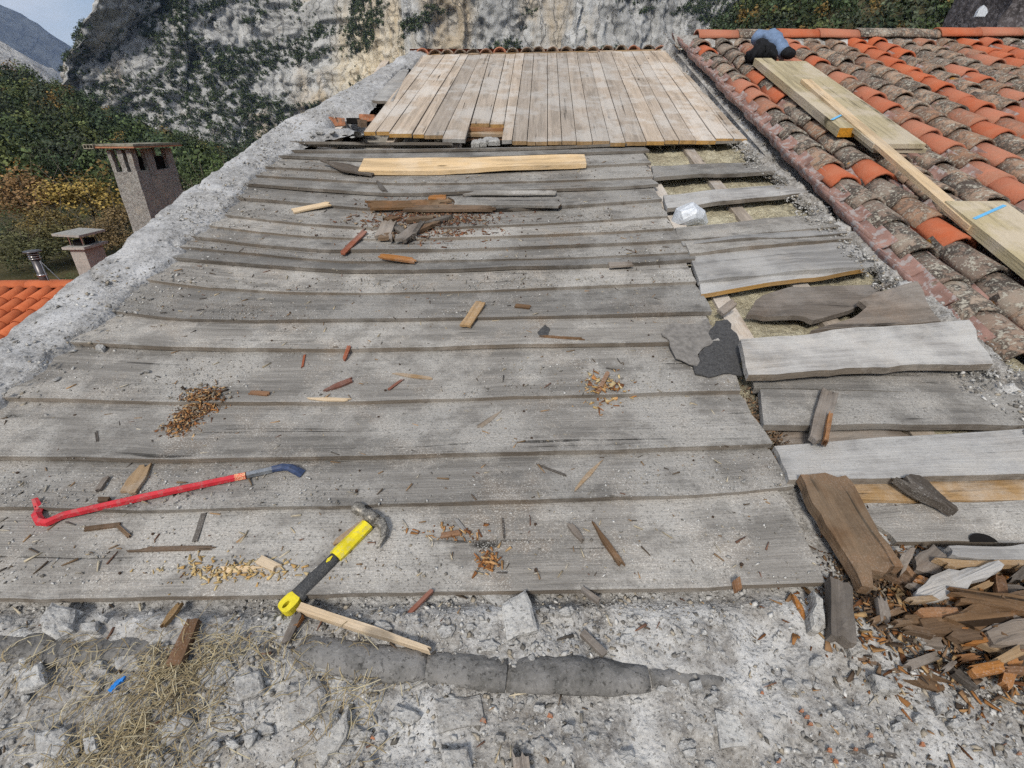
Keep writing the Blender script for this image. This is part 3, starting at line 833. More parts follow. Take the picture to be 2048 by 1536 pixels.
EDGES = [
 [(0,1197),(600,1190),(1024,1181),(1374,1175),(1660,1165)],
 [(0,1013),(300,1017),(700,1010),(1024,1001),(1374,990),(1590,970)],
 [(0,915),(300,920),(674,914),(1024,905),(1374,896),(1548,890)],
 [(20,795),(370,803),(700,803),(1024,791),(1374,783),(1490,780)],
 [(150,685),(345,695),(700,697),(1024,690),(1330,685),(1445,682)],
 [(215,620),(345,635),(500,640),(700,638),(1024,632),(1374,626),(1430,624)],
 [(295,557),(420,574),(600,583),(800,582),(1024,576),(1200,570),(1400,561)],
 [(345,515),(500,528),(674,541),(800,541),(1024,535),(1280,526),(1395,518)],
 [(372,492),(520,507),(674,521),(1024,516),(1280,508),(1383,502)],
 [(393,474),(520,490),(650,500),(1024,494),(1280,484),(1374,479)],
 [(410,448),(520,462),(620,471),(760,476),(1020,471),(1280,459),(1350,455)],
 [(437,427),(520,436),(620,447),(760,455),(1020,448),(1280,434),(1340,430)],
 [(473,395),(620,406),(760,418),(1020,418),(1290,400),(1325,398)],
 [(505,369),(620,379),(770,388),(1020,382),(1290,372),(1318,370)],
 [(520,350),(620,356),(800,366),(1020,362),(1290,353),(1310,352)],
 [(537,333),(620,337),(760,346),(1020,336),(1290,325),(1304,325)],
 [(571,313),(620,315),(760,320),(1020,312),(1290,301),(1300,301)],
 [(595,302),(640,302),(1020,298),(1280,290),(1488,284)],
 [(612,289),(760,291),(905,291)],
]
HF, HB, BT = 0.022, 0.003, 0.0175
EUV = []
for e in EDGES:
    q = np.array([pix(x, y, sag, HF) for x, y in e]); EUV.append(q)
def vf(i, u): return np.interp(u, EUV[i][:, 0], EUV[i][:, 1])
def deck_h(u, v):
    """top of the boards"""
    u = np.asarray(u, float); v = np.asarray(v, float)
    base = sag(u, v); h = base + np.where(v < vf(0, u), -0.004, .012)
    for i in range(len(EUV) - 2):
        a, b = vf(i, u), vf(i + 1, u)
        f = (v - a) / np.maximum(b - a, .02)
        h = np.where((v >= a) & (v < b), base + HF + (HB - HF) * np.clip(f, 0, 1), h)
    return np.where(v > vf(17, u) + .07, base + .03, h)

for i in range(len(EUV)):
    uL, uR = -1.63, EUV[i][-1, 0] - .002
    if i == 18: uL = -1.48
    back = (lambda u, i=i: vf(i + 1, u) + .03) if i < 17 else (lambda u: vf(17, u) + .085) if i == 17 else (lambda u: vf(18, u) + .06)
    hf0 = HF + random.uniform(-.003, .008)
    if i == 18: hf0 += .018
    def f(S, T, i=i, uL=uL, uR=uR, back=back, hf0=hf0):
        u = uL + (uR - uL) * S
        a = vf(i, u) + fbm(u * 3.5, u * 0 + i, 3 + i, 5, .75) * .0055; b = back(u)
        v = a + (b - a) * T
        return u, v, sag(u, v) + hf0 + (HB - hf0) * T + fbm(u * 1.8, v * 1.0, 60 + i, 3) * .006 * (1 - T)
    wd = float(np.mean(back(np.linspace(uL, uR, 9)) - vf(i, np.linspace(uL, uR, 9))))
    child_keep(slab("board", f, uR - uL, wd, BT, [M['old'], M['old'], M['edge']], None, nx=36, ny=4, seed=i * 13 + 5, ragged=(.0, .012), endmat=False), _pr)

def nail_heads():
    V = []; F = []
    for i in range(len(EUV) - 2):
        for u0 in (-1.3, -.85, -.4, .05, .5, .92):
            for fr in (.22, .72):
                u1 = u0 + random.uniform(-.015, .015)
                if u1 > EUV[i][-1, 0] - .02 or random.random() < .18: continue
                a, b = float(vf(i, u1)), float(vf(i + 1, u1)); v1 = a + (b - a) * fr + random.uniform(-.01, .01)
                h1 = float(sag(u1, v1)) + HF + (HB - HF) * fr * .95 + .0035
                o_ = len(V); rr_ = random.uniform(.0026, .0042)
                V += [W(u1 + rr_ * math.cos(t), v1 + rr_ * math.sin(t), h1) for t in np.arange(7) / 7 * 6.283] + [W(u1 + rr_ * math.cos(t), v1 + rr_ * math.sin(t), h1 - .006) for t in np.arange(7) / 7 * 6.283]
                F += [tuple(range(o_, o_ + 7))] + [(o_ + j, o_ + 7 + j, o_ + 7 + (j + 1) % 7, o_ + (j + 1) % 7) for j in range(7)]
    o = add("nail_heads", mesh("nail_heads", V, F, [M['rust']])); o["kind"] = "stuff"; child_keep(o, _pr)
nail_heads()

# the right-hand bay: shorter, lifted and broken boards over open rafters
def quad_board(name, pts, lift, T, mat, seed, label=None, cat=None, tilt=0.0, **kw):
    """pts: near left, near right, far right, far left in the picture"""
    Q = [np.array(pix(x, y, sag, l)) for (x, y), l in zip(pts, lift)]
    def f(S, Tt):
        A = Q[0][:, None, None] * (1 - S) * (1 - Tt) + Q[1][:, None, None] * S * (1 - Tt) + Q[2][:, None, None] * S * Tt + Q[3][:, None, None] * (1 - S) * Tt
        h = lift[0] * (1 - S) * (1 - Tt) + lift[1] * S * (1 - Tt) + lift[2] * S * Tt + lift[3] * (1 - S) * Tt
        return A[0], A[1], sag(A[0], A[1]) + h + fbm(S * 3 + seed, Tt + seed, seed, 3) * .012
    L = np.linalg.norm((Q[1] + Q[2] - Q[0] - Q[3]) / 2); Wd = np.linalg.norm((Q[3] + Q[2] - Q[0] - Q[1]) / 2)
    mats = [M[m] for m in ([mat] if isinstance(mat, str) else mat)]
    if len(mats) == 1 and mat == 'old_clean': mats = [M['old_clean'], M['old_clean'], M['edge']]
    o = slab(name, f, L, Wd, T, mats, None, nx=kw.pop('nx', 14), ny=kw.pop('ny', 4), seed=seed, **kw)
    if label: tag(o, label, cat)
    else: child_keep(o, _pr)
    return o
RB = [
 # fixed boards of the bay
 ([(1795,1083),(2130,1084),(2120,998),(1705,1016)], (.012,.015,.0,.0), .024, 'old_clean', dict(ragged=(.01, .0))),
 ([(1720,999),(2130,998),(2130,950),(1640,960)], (.006,.006,.004,.004), .024, 'honey', {}),
 ([(1578,960),(2150,947),(2150,850),(1548,893)], (.034,.03,.02,.02), .024, 'old_clean', dict(ragged=(.006, 0))),
 ([(1555,888),(1840,884),(1830,856),(1550,864)], (-.012,-.012,-.012,-.012), .02, 'rotgrey', dict(ragged=(.0, .06))),
 ([(1526,853),(2110,848),(2060,793),(1520,779)], (.03,.026,.02,.03), .024, 'old_clean', dict(ragged=(.0, .02))),
 ([(1508,776),(2130,800),(2100,742),(1505,748)], (.012,.012,.004,.004), .022, 'old', dict(ragged=(.0, .03))),
 ([(1402,590),(1745,536),(1745,519),(1398,566)], (.018,.018,.01,.01), .02, ('old_clean', 'plank_end', 'plank_end'), dict(ragged=(.0, .02))),
 ([(1398,563),(1748,532),(1712,476),(1378,508)], (.03,.03,.008,.008), .022, ('old_clean', 'old_clean'), dict(ragged=(.0, .04))),
 ([(1380,507),(1705,478),(1698,466),(1368,488)], (.028,.028,.008,.008), .022, 'old_clean', {}),
 ([(1368,488),(1694,467),(1688,455),(1358,476)], (.028,.028,.008,.008), .022, 'old_clean', {}),
 ([(1358,478),(1688,453),(1655,428),(1350,456)], (.028,.028,.01,.01), .022, 'old_clean', dict(ragged=(.0, .02))),
 ([(1334,416),(1618,386),(1598,366),(1326,391)], (.03,.03,.02,.02), .022, 'old_clean', dict(ragged=(.004, .02))),
 ([(1308,354),(1560,342),(1541,323),(1303,332)], (.03,.03,.02,.02), .022, 'old_clean', dict(ragged=(.004, .03))),
]
for i, (pts, lift, T, mat, kw) in enumerate(RB):
    if mat == 'old_clean' and i in (0, 4, 8, 10, 12): mat = ('old', 'old', 'edge')
    quad_board("board", pts, lift, T, mat, 300 + i * 7, **kw)

V = []
kh = pix(1966, 1082, sag, .016)
for a_ in np.linspace(0, math.pi, 9): V.append(W(kh[0] + .032 * math.cos(a_), kh[1] - .004 + .024 * math.sin(a_), .0175))
child_keep(add("painted_knot_hole", mesh("painted_knot_hole", V, [tuple(range(9))], [M['blackvoid']])), _pr)  # flat black patch on the board, painting in a hole's darkness
# rafters, sheathing and wool that show through the gaps
def u_at(x, y): return pix(x, y, sag)[0]
raf_u = [-1.3, -.85, -.4, .05, .5, u_at(1327, 385), u_at(1412, 335) + .01, 1.62]
for i, u0 in enumerate(raf_u):
    def f(S, T, u0=u0):
        v = .95 + S * 5.4; u = u0 + (T - .5) * .07
        return u + v * 0, v, sag(u0, v) - .022 + 0 * v
    child_keep(slab("rafter", f, 6.6, .07, .075, [M['plank']], None, nx=12, ny=1, seed=500 + i), _pr)
def sheet(name, u0, u1, v0, v1, nu, nv, hfun, mat, parent=None):
    u = np.linspace(u0, u1, nu); v = np.linspace(v0, v1, nv)
    U, Vv = np.meshgrid(u, v, indexing='ij')
    o = add(name, bigmesh(name, W(U, Vv, hfun(U, Vv)).reshape(-1, 3), grid_faces(nu, nv), [M[mat]], True))
    if parent: child_keep(o, parent)
    return o
sheet("mineral_wool", .70, 1.78, .95, 4.1, 130, 300, lambda u, v: sag(u, v) - .045 + .030 * fbm(u * 7, v * 6, 8, 5) + .016 * np.abs(fbm(u * 22, v * 20, 4, 3)), 'wool', _pr)
sheet("underlay", -1.45, 1.68, .95, 6.3, 50, 80, lambda u, v: np.where(v > 3.9, -.1, 0) + sag(u, v) - .12 + .01 * fbm(u * 5, v * 5, 3, 3), 'wool', _pr)

# upright planks of the upper half
PB = [728,752,779,825,848,887,933,972,1003,1024,1054,1095,1124,1153,1185,1220,1251,1293,1330,1359,1392,1433,1469,1495]
PT = [845,867,890,921,937,962,981,1012,1031,1049,1068,1095,1113,1133,1153,1176,1195,1222,1244,1263,1283,1305,1332,1358]
def py_b(x): return np.interp(x, [728, 885, 933, 1000, 1250, 1400, 1495], [263, 272, 279, 282, 284, 281, 275])
def py_t(x): return np.interp(x, [845, 1368], [111, 101])
PLIFT = .045
for i in range(23):
    r_ = random.Random(i)
    yb = py_b((PB[i] + PB[i + 1]) / 2) + r_.uniform(-1.2, 1.2)
    if i in (6, 7): yb = 248
    if i == 5: yb += 4
    k = (py_b(PB[i]) - yb) / (py_b(PB[i]) - py_t(PT[i]))
    xl = PB[i] + (PT[i] - PB[i]) * k; xr = PB[i + 1] + (PT[i + 1] - PB[i + 1]) * k
    a = np.array(pix(xl, yb, sag, PLIFT)); b = np.array(pix(xr, yb, sag, PLIFT))
    c = np.array(pix(PT[i + 1], py_t(PT[i + 1]), sag, PLIFT)); d = np.array(pix(PT[i], py_t(PT[i]), sag, PLIFT))
    gap = .0025
    for q_ in (a, b, c, d): q_[0] = min(q_[0], 1.60)
    a[0] += gap; d[0] += gap; b[0] -= gap; c[0] -= gap
    dz = r_.uniform(-.003, .004)
    def f(S, T, a=a, b=b, c=c, d=d, dz=dz):
        # s runs up the plank, t from right to left
        A = lambda k: a[k] * (1 - S) * T + b[k] * (1 - S) * (1 - T) + c[k] * S * (1 - T) + d[k] * S * T
        u, v = A(0), A(1)
        return u, v, sag(u, v) + PLIFT + dz + 0.002 * np.sin(S * 9 + a[0] * 40)
    child_keep(slab("plank", f, np.linalg.norm(d - a), np.linalg.norm(b - a), .024, [M['plank'], M['plank_end' if i not in (5, 8) else 'old_clean']], None, nx=10, ny=2, seed=700 + i * 3, endmat=True, ragged=((.025 if i in (5, 8) else .0), 0)), _pr)
# the odd short plank left of them
quad_board("plank", [(744,200),(786,202),(818,139),(800,141)], (.05,)*4, .02, 'old_clean', 790, nx=5, ny=2)
quad_board("plank", [(790,196),(800,198),(855,113),(843,113)], (.045,)*4, .02, 'plank', 791, nx=5, ny=2)
# what shows in the opening between the planks
for k, (y0, y1, l, m) in enumerate([(257, 251, .022, 'orange'), (267, 259, .004, 'honey'), (276, 269, -.03, 'orange')]):
    quad_board("batten", [(926,y0),(1006,y0),(1006,y1),(926,y1)], (l,)*4, .02, m, 810 + k, nx=4, ny=1)
for k, (x, y, s) in enumerate([(962,281,11),(975,277,13),(988,279,12),(950,283,8)]):
    poly("stone", "grey stone lump lying in the opening between planks", "stone", [(x-s,y+4),(x-s*.5,y-5),(x+s*.6,y-6),(x+s,y+3)], .03, 'slab', lift=-.03, seed=k, group="stones in the plank opening")

#PART4
# ------------------------------------------------------------------ mortar verges and rubble
def strip_between(name, label, inner, outer, hin, hmid, hout, mat, drop, seed, nv=420, nw=36, rough=.012, ext_v=None, hf=sag, cat="verge", dents=(), uo_fix=None, ui_max=9):
    I = np.array([pix(x, y, hf, hin) for x, y in inner]); O = np.array([pix(x, y, hf, hout) for x, y in outer]) if uo_fix is None else np.array([(uo_fix, .3), (uo_fix, 6.6)])
    v0 = ext_v if ext_v is not None else max(I[:, 1].min(), O[:, 1].min())
    v1 = min(I[:, 1].max(), O[:, 1].max())
    v = np.linspace(v0, v1, nv)
    def at(A, v):
        s = np.argsort(A[:, 1]); return np.interp(v, A[s, 1], A[s, 0])
    ui, uo = np.minimum(at(I, v), ui_max), at(O, v)
    sgn = np.sign(np.mean(uo - ui))
    ui = ui + fbm(v * 7, v * 0, seed, 5, .65) * .06
    uo = uo + fbm(v * 3, v * 0 + 9, seed, 5, .6) * .035
    t = np.linspace(0, 1, nw)
    Vv, T = np.meshgrid(v, t, indexing='ij')
    U = ui[:, None] + (uo - ui)[:, None] * T
    ho = hout(U, Vv) if callable(hout) else hout
    prof = (hin - .03) * (1 - smooth(0, .12, T)) + hin * smooth(0, .12, T) * (1 - smooth(.12, .5, T)) + hmid * smooth(.12, .5, T) * (1 - smooth(.5, .85, T)) + ho * smooth(.5, .85, T) - .02 * smooth(.9, 1, T)
    for (du, dv_, ru, rv, dep) in dents: prof = prof - dep * np.exp(-((U - du) / ru) ** 4 - ((Vv - dv_) / rv) ** 4)
    hgt = hf(U, Vv) + prof + fbm(U * 9, Vv * 9, seed + 3, 5, .6) * rough * 1.3 + np.abs(fbm(U * 30, Vv * 30, seed + 5, 4, .65)) * rough * .9
    crack = np.abs(fbm(U * 3.1, Vv * 3.1, seed + 8, 3)); hgt = hgt - .018 * (1 - smooth(.0, .05, crack))
    P = W(U, Vv, hgt)
    # outer cheek that drops down to the wall
    c1 = P[:, -1] + np.array([sgn * .01, 0, -drop * .35]); c2 = P[:, -1] + np.array([-sgn * .02, 0, -drop])
    P = np.concatenate([P, c1[:, None], c2[:, None]], 1)
    fa = grid_faces(nv, nw + 2)
    o = add(name, bigmesh(name, P.reshape(-1, 3), fa if sgn < 0 else fa[:, ::-1], [M[mat]], True))
    tag(o, label, cat, kind="thing")
    return ui, uo, v
LI = [(-90,880),(20,795),(75,745),(150,685),(215,622),(295,557),(345,517),(395,474),(473,396),(537,333),(610,287),(700,262),(752,200),(800,140),(850,112),(862,104)]
LO = [(-200,835),(0,668),(120,574),(200,515),(270,455),(370,380),(480,300),(560,240),(640,203),(740,148),(812,106),(820,100)]
verge_left = strip_between("mortar_verge", "pale crumbling mortar verge along the left edge of the plank roof", LI, LO, .028, .042, .04, 'mortar', .35, 3, ext_v=.2, rough=.011, dents=[(*pix(700, 236, sag, .03), .12, .14, .11)])
RI = [(2300,1000),(2130,850),(1990,722),(1905,640),(1825,560),(1755,528),(1695,468),(1615,385),(1556,338),(1495,277),(1440,200),(1362,101),(1356,96)]
RO = [(2400,1000),(2100,770),(1990,690),(1880,600),(1760,495),(1650,388),(1560,288),(1480,195),(1385,96),(1378,88)]
verge_right = strip_between("mortar_fillet", "crumbled mortar strip between the plank roof and tiled roof", RI, RO, .02, .03, lambda u, v: np.maximum(.015, tile_h(u, v) - .005 - sag(u, v)), 'rubble', .1, 17, ext_v=.6, uo_fix=1.625, ui_max=1.53, rough=.02)

# rubble apron in front of the lowest board
def apron_h(u, v):
    base = -.006 + fbm(u * 2.2, v * 2.2, 21, 4) * .014
    lump = np.maximum(0, fbm(u * 14, v * 14, 23, 4, .55)) * .022 + np.abs(fbm(u * 45, v * 45, 29, 3, .6)) * .009
    edge = smooth(0, .05, vf(0, u) - v)                      # lies low against the board
    right = smooth(1.0, 1.25, u) * smooth(.74, .9, v)
    pl = fbm(u * 3.4 + 3, v * 4.6, 37, 4, .5); base = base + .013 * smooth(.02, .07, pl) * edge + .008 * smooth(-.22, -.17, fbm(u * 6, v * 7, 57, 3)) * edge
    lump = lump * (1 - .75 * smooth(.02, .07, pl))
    return base + lump * (.35 + .65 * edge) - .012 * (1 - edge) - .035 * right * smooth(.9, 1.0, v)
nu, nv_ = 560, 210
u = np.linspace(-2.4, 2.6, nu); v = np.linspace(-.5, 1.10, nv_)
U, Vv = np.meshgrid(u, v, indexing='ij')
o = add("rubble_ground", bigmesh("rubble_ground", W(U, Vv, apron_h(U, Vv)).reshape(-1, 3), grid_faces(nu, nv_), [M['rubble']], True))
tag(o, "broken mortar and rubble along the roof's lower edge", kind="structure")

# the stone-grey rounded bead that runs across the rubble
bead = empty("mortar_bead", W(0, .58, 0)); tag(bead, "smooth dark grey rounded mortar roll cracked into lengths across the rubble", "mortar roll")
def bead_piece(pts, seed):
    q = [pix(x, y, apron_h, l) for x, y, w, l in pts]
    path = []; size = []
    n = 14
    k = np.linspace(0, len(pts) - 1, n)
    for kk in k:
        i = min(int(kk), len(pts) - 2); f = kk - i
        uu = q[i][0] * (1 - f) + q[i + 1][0] * f; vv = q[i][1] * (1 - f) + q[i + 1][1] * f
        l = pts[i][3] * (1 - f) + pts[i + 1][3] * f; w = pts[i][2] * (1 - f) + pts[i + 1][2] * f
        path.append(W(uu, vv, float(apron_h(uu, vv)) * .5 + l - .006 - w * .26)); size.append((w * .5 * random.uniform(.95, 1.05), w * .30 * random.uniform(.82, 1.15)))
    V, F = sweep(path, size, 14)
    V = [np.array(p) + EN * float(fbm(p[0] * 22, p[1] * 22, seed, 4)) * .005 for p in V]
    child_keep(add("length", mesh("length", V, F, [M['bead']], None, True)), bead)
bead_piece([(-60,1280,.065,.02),(100,1290,.065,.02),(240,1290,.055,.018),(370,1287,.05,.014)], 1)
bead_piece([(372,1287,.05,.012),(470,1292,.05,.016),(555,1302,.04,.006)], 2)
bead_piece([(598,1290,.07,.022),(700,1305,.075,.03),(800,1318,.07,.03),(850,1322,.06,.026)], 3)
bead_piece([(848,1322,.062,.024),(930,1328,.068,.03),(1012,1338,.072,.028)], 4)
bead_piece([(1014,1340,.066,.022),(1100,1335,.074,.034),(1200,1342,.072,.034),(1300,1350,.05,.02)], 5)
bead_piece([(1304,1350,.036,.014),(1400,1350,.035,.010),(1540,1358,.02,.002)], 6)

# ------------------------------------------------------------------ tiles
def tile_mesh(name, L=.42, r0=.092, r1=.074, th=.012, arc=2.75, n=10, mat='tile', up=True, jag=0.0, chip=None):
    rj = np.random.default_rng(int(jag * 1e5) + (chip or 0))
    """half-round clay tile: y runs up the slope from its lower, wider end"""
    V = []; F = []
    ang = np.linspace(-arc / 2, arc / 2, n + 1)
    for (y, r) in ((0, r0), (L * .5, (r0 + r1) / 2), (L, r1)):
        for rr in (r, r - th):
            for a in ang:
                yy = y
                if y == 0: yy = abs(rj.normal(0, 1)) * jag + (.018 * max(0, 1 - abs(a - (chip - 2) * .5) / .35) if chip else 0)
                V.append((rr * math.sin(a), yy, (rr * math.cos(a) - r * math.cos(arc / 2)) * (1 if up else -1)))
    m = n + 1
    for k in range(2):
        o = k * 2 * m; q = (k + 1) * 2 * m
        for j in range(n):
            F.append((o + j, o + j + 1, q + j + 1, q + j)); F.append((o + m + j + 1, o + m + j, q + m + j, q + m + j + 1))
        F.append((o + m, o, q, q + m)); F.append((o + n, o + m + n, q + m + n, q + n))
    for j in range(n):
        F.append((j + 1, j, m + j, m + j + 1)); o = 4 * m; F.append((o + j, o + j + 1, o + m + j + 1, o + m + j))
    if not up: F = [f[::-1] for f in F]
    return mesh(name, V, F, [M[mat]], [0] * len(F), True)

def frame(x, y, z, p):
    return Matrix(((x[0], y[0], z[0], p[0]), (x[1], y[1], z[1], p[1]), (x[2], y[2], z[2], p[2]), (0, 0, 0, 1)))
def rot_frame(slope, yaw=0, roll=0, pitch=0):
    R = Matrix.Rotation(slope + pitch, 3, 'X') @ Matrix.Rotation(yaw, 3, 'Z') @ Matrix.Rotation(roll, 3, 'Y')
    return R.to_4x4()
TSL = SLOPE + math.radians(4.2)
tiled_roof = empty("tiled_roof", W(2.0, 2.0, tile_h(2, 2)))
tag(tiled_roof, "roof of weathered orange, pink and lichened clay barrel tiles beside the plank roof", "roof", kind="thing")
cov = [tile_mesh("roof_tile", .33, .086, .070, .013, 2.75, jag=.003), tile_mesh("roof_tile", .32, .090, .070, .015, 2.6, jag=.004), tile_mesh("roof_tile", .34, .083, .068, .013, 2.85, jag=.003), tile_mesh("roof_tile", .33, .087, .069, .013, 2.7, jag=.005, chip=1), tile_mesh("roof_tile", .33, .085, .070, .014, 2.7, jag=.004, chip=3)]
pan = [tile_mesh("channel_tile", .34, .074, .086, .013, 2.6, 8, 'pantile', False, jag=.003)]
PITCHU, EXPO = .212, .222
u_row1 = pix(1671, 320, tile_h, .12)[0]
v_ridge = pix(1450, 72, tile_h, .10)[1]
TINV = Matrix.Translation(-tiled_roof.location)
WEAR0 = [.7, .1, .75, .8, .6, .65, .33, .34, .36, .75, .85, .9, .5, .12, .85, .8, .9, .8, .95, .7, .85, .9]
WEAR1 = [.8, .85, .7, .6, .65, .1, .8, .12, .6, .9, .42, .6, .85, .12, .85, .45, .1, .8, .9, .6, .7, .8]
def wear_of(row, k, st=[.5]):
    if row == 0: return WEAR0[k % len(WEAR0)]
    if row == 1: return WEAR1[k % len(WEAR1)]
    base = {7: .08, 8: .10, 12: .15, 13: .2, 4: .3, 16: .2}.get(row, .52)
    if rr.random() < .42: st[0] = rr.random() ** 1.25
    return min(1, max(0, .5 * base + .5 * st[0] + rr.uniform(-.12, .12)))
def place_tile(me, name, u, v, h, yaw, roll, pitch, parent, inv):
    p = W(u, v, h)
    o = bpy.data.objects.new(name, me); COL.objects.link(o); o.parent = parent; o.matrix_parent_inverse = inv
    o.matrix_basis = Matrix.Translation(p) @ rot_frame(TSL, yaw, roll, pitch)
    return o
rr = random.Random(5)
n_t = 0
for row in range(0, 25):
    uc = u_row1 + row * PITCHU
    for k in range(36):
        v = v_ridge - .28 - k * EXPO + (rr.uniform(-.02, .02)) + (row % 3) * .04
        if v < .35: break
        px_, py_ = proj(W(uc, v + .2, tile_h(uc, v)))
        if px_ > 2048 + 130 or py_ > 760: continue
        if row >= 0:
            to = place_tile(rr.choice(cov), "roof_tile", uc + rr.uniform(-.008, .008), v, tile_h(uc, v) + .045 + rr.uniform(-.004, .006), rr.uniform(-.07, .07), rr.uniform(-.07, .07), rr.uniform(-.07, -.035), tiled_roof, TINV); n_t += 1
            to["wear"] = wear_of(row, k)
        # channel to the left of each cover row
        if row >= 0:
            ul = uc - PITCHU / 2 - (.012 if row == 0 else 0)
            place_tile(pan[0], "channel_tile", ul + rr.uniform(-.006, .006), v + .1, tile_h(ul, v + .1) + .075 + (.015 if row == 0 else 0) + rr.uniform(-.003, .004), rr.uniform(-.02, .02), rr.uniform(-.02, .02) + (.16 if row == 0 else 0), rr.uniform(-.05, -.03), tiled_roof, TINV); n_t += 1
print("tiles", n_t)
# ridge tiles along the top
rid = tile_mesh("ridge_tile", .44, .125, .110, .014, 2.5, 10, 'tile')
for k in range(16):
    uu = pix(1388, 66, tile_h, .12)[0] + .03 + k * .385
    p = W(uu, v_ridge + .03, tile_h(uu, v_ridge) + .065 + .012 * k ** .8 * .3)
    o = bpy.data.objects.new("ridge_tile", rid); COL.objects.link(o); o.parent = tiled_roof; o.matrix_parent_inverse = TINV
    o.matrix_basis = Matrix.Translation(p) @ Matrix.Rotation(-math.pi / 2 + rr.uniform(-.02, .02), 4, 'Z') @ Matrix.Rotation(rr.uniform(-.02, .03), 4, 'X')
# mortar bed under the ridge and under the tiles
o = sheet("ridge_mortar", u_row1 - .22, u_row1 + 6.2, v_ridge - .20, v_ridge + .04, 240, 16, lambda u, v: tile_h(u, v) + .055 + .05 * smooth(v_ridge - .16, v_ridge + .02, v) + fbm(u * 8, v * 8, 5, 4) * .03, 'rubble', tiled_roof)
o = sheet("tile_bed", u_row1 - .20, u_row1 + 6.3, .4, v_ridge, 20, 20, lambda u, v: tile_h(u, v) - .012, 'rubble', tiled_roof)

for o in tiled_roof.children:
    if 'wear' not in o.keys(): o["wear"] = rr.choice([.1, .3, .5, .6, .8, .95])

# far slope: open tile ends peeping over the ridge of the plank roof
ridge_row = empty("far_slope_tiles", W(0, pix(1100, 104)[1], sag(0, pix(1100, 104)[1])))
tag(ridge_row, "row of open clay tile ends along the top of the plank roof", "roof tiles")
RIN = Matrix.Translation(-ridge_row.location)
for x in [843,869,894,920,945,972,999,1025,1054,1078,1107,1135,1162,1188,1218,1246,1271,1300,1325,1350]:
    y = np.interp(x, [843, 1350], [107, 98]) + rr.uniform(-1.2, 1.2)
    uu, vv = pix(x, y, sag, .05)
    p = W(uu, vv + .05, float(sag(uu, vv)) + .035)
    o = bpy.data.objects.new("roof_tile", rr.choice(cov)); COL.objects.link(o); o.parent = ridge_row; o.matrix_parent_inverse = RIN
    o.matrix_basis = Matrix.Translation(p) @ Matrix.Rotation(-math.radians(17), 4, 'X') @ Matrix.Rotation(rr.uniform(-.15, .15), 4, 'Z') @ Matrix.Diagonal((.82, 1, .82, 1)); o["wear"] = rr.uniform(.3, .8)
vr = pix(1100, 106)[1]
quad_board("ridge_batten", [(846,110),(1362,101),(1362,98.5),(846,107)], (.03,)*4, .03, 'honey', 830, nx=10, ny=1)
# the other slope below those tiles
o = add("far_slope", mesh("far_slope", [W(-1.1, vr + .12, sag(0, vr) + .02), W(1.6, vr + .12, sag(0, vr) + .02), W(1.6, vr + .12, 0) + np.array([0, 5, -1.6]), W(-1.1, vr + .12, 0) + np.array([0, 5, -1.6])], [(0, 1, 2, 3)], [M['tile']]))
child_keep(o, ridge_row)

# ------------------------------------------------------------------ houses and chimneys
def at_y(px_, py_, Y):
    yc = math.cos(PITCH) + (768 - py_) / FPX * math.sin(PITCH)
    t = Y / yc
    return np.array([(px_ - 1024) / FPX * t, Y, CAM_H + t * (-math.sin(PITCH) + (768 - py_) / FPX * math.cos(PITCH))])

house = empty("house", (2.2, 3.5, -7.5)); tag(house, "rendered house walls under the plank roof and tiled roof", "house", kind="thing")
def prism(name, prof, x0, x1, mat, parent):
    """profile in y, z pulled from x0 to x1"""
    n = len(prof)
    V = [(x0, y, z) for y, z in prof] + [(x1, y, z) for y, z in prof]
    F = [tuple(range(n)), tuple(range(n, 2 * n))[::-1]] + [(i, n + i, n + (i + 1) % n, (i + 1) % n) for i in range(n)]
    o = add(name, mesh(name, V, F, [M[mat]])); child_keep(o, parent); return o
rb = W(0, v_ridge, -.16)
prism("wall", [(-.55, -7.6), (-.55, -.34), (rb[1], rb[2]), (rb[1] + 3.5, rb[2] - 1.1), (rb[1] + 3.5, -7.6)], -.95, 8.6, 'wallrender', house)
vl_ui, vl_uo, vl_v = verge_left
A_ = W(vl_uo + .03, vl_v, sag(vl_uo, vl_v) - .05); B_ = A_.copy(); B_[:, 2] = -7.6
C_ = W(np.maximum(vl_uo, -1.0) * 0 - .9, vl_v, sag(vl_uo, vl_v) - .17)
child_keep(add("side_wall", bigmesh("side_wall", np.stack([B_, A_, C_], 1).reshape(-1, 3), grid_faces(len(vl_v), 3)[:, ::-1], [M['wallrender']])), house)

nb = empty("neighbour_house", (-7, 7.5, -7.5)); tag(nb, "lower neighbouring house with a bright orange new tile roof", "house", kind="thing")
NR = at_y(60, 569, 7.5); ny0, nz0 = NR[1], NR[2]
prism("wall", [(3.2, -7.6), (3.2, nz0 - 1.24), (ny0, nz0 - .12), (12.5, nz0 - 1.45), (12.5, -7.6)], -14, -2.4, 'wallrender', nb)
nsl = math.radians(15.2)
NIN = Matrix.Translation(-nb.location)
nt_ = tile_mesh("roof_tile", .42, .095, .082, .012, 2.7, 10, 'tilefresh')
npn = tile_mesh("channel_tile", .42, .082, .092, .012, 2.6, 8, 'tilefresh', False)
for i in range(20):
    for k in range(7):
        x = -9.2 + i * .215; d = .40 + k * .30
        for me_, nm, dx, dz in ((nt_, "roof_tile", 0, .02), (npn, "channel_tile", .1075, .045)):
            o = bpy.data.objects.new(nm, me_); COL.objects.link(o); o.parent = nb; o.matrix_parent_inverse = NIN
            o.matrix_basis = Matrix.Translation((x + dx, ny0 - d * math.cos(nsl), nz0 - .06 - d * math.sin(nsl) + dz)) @ rot_frame(nsl, 0, 0, -.035)
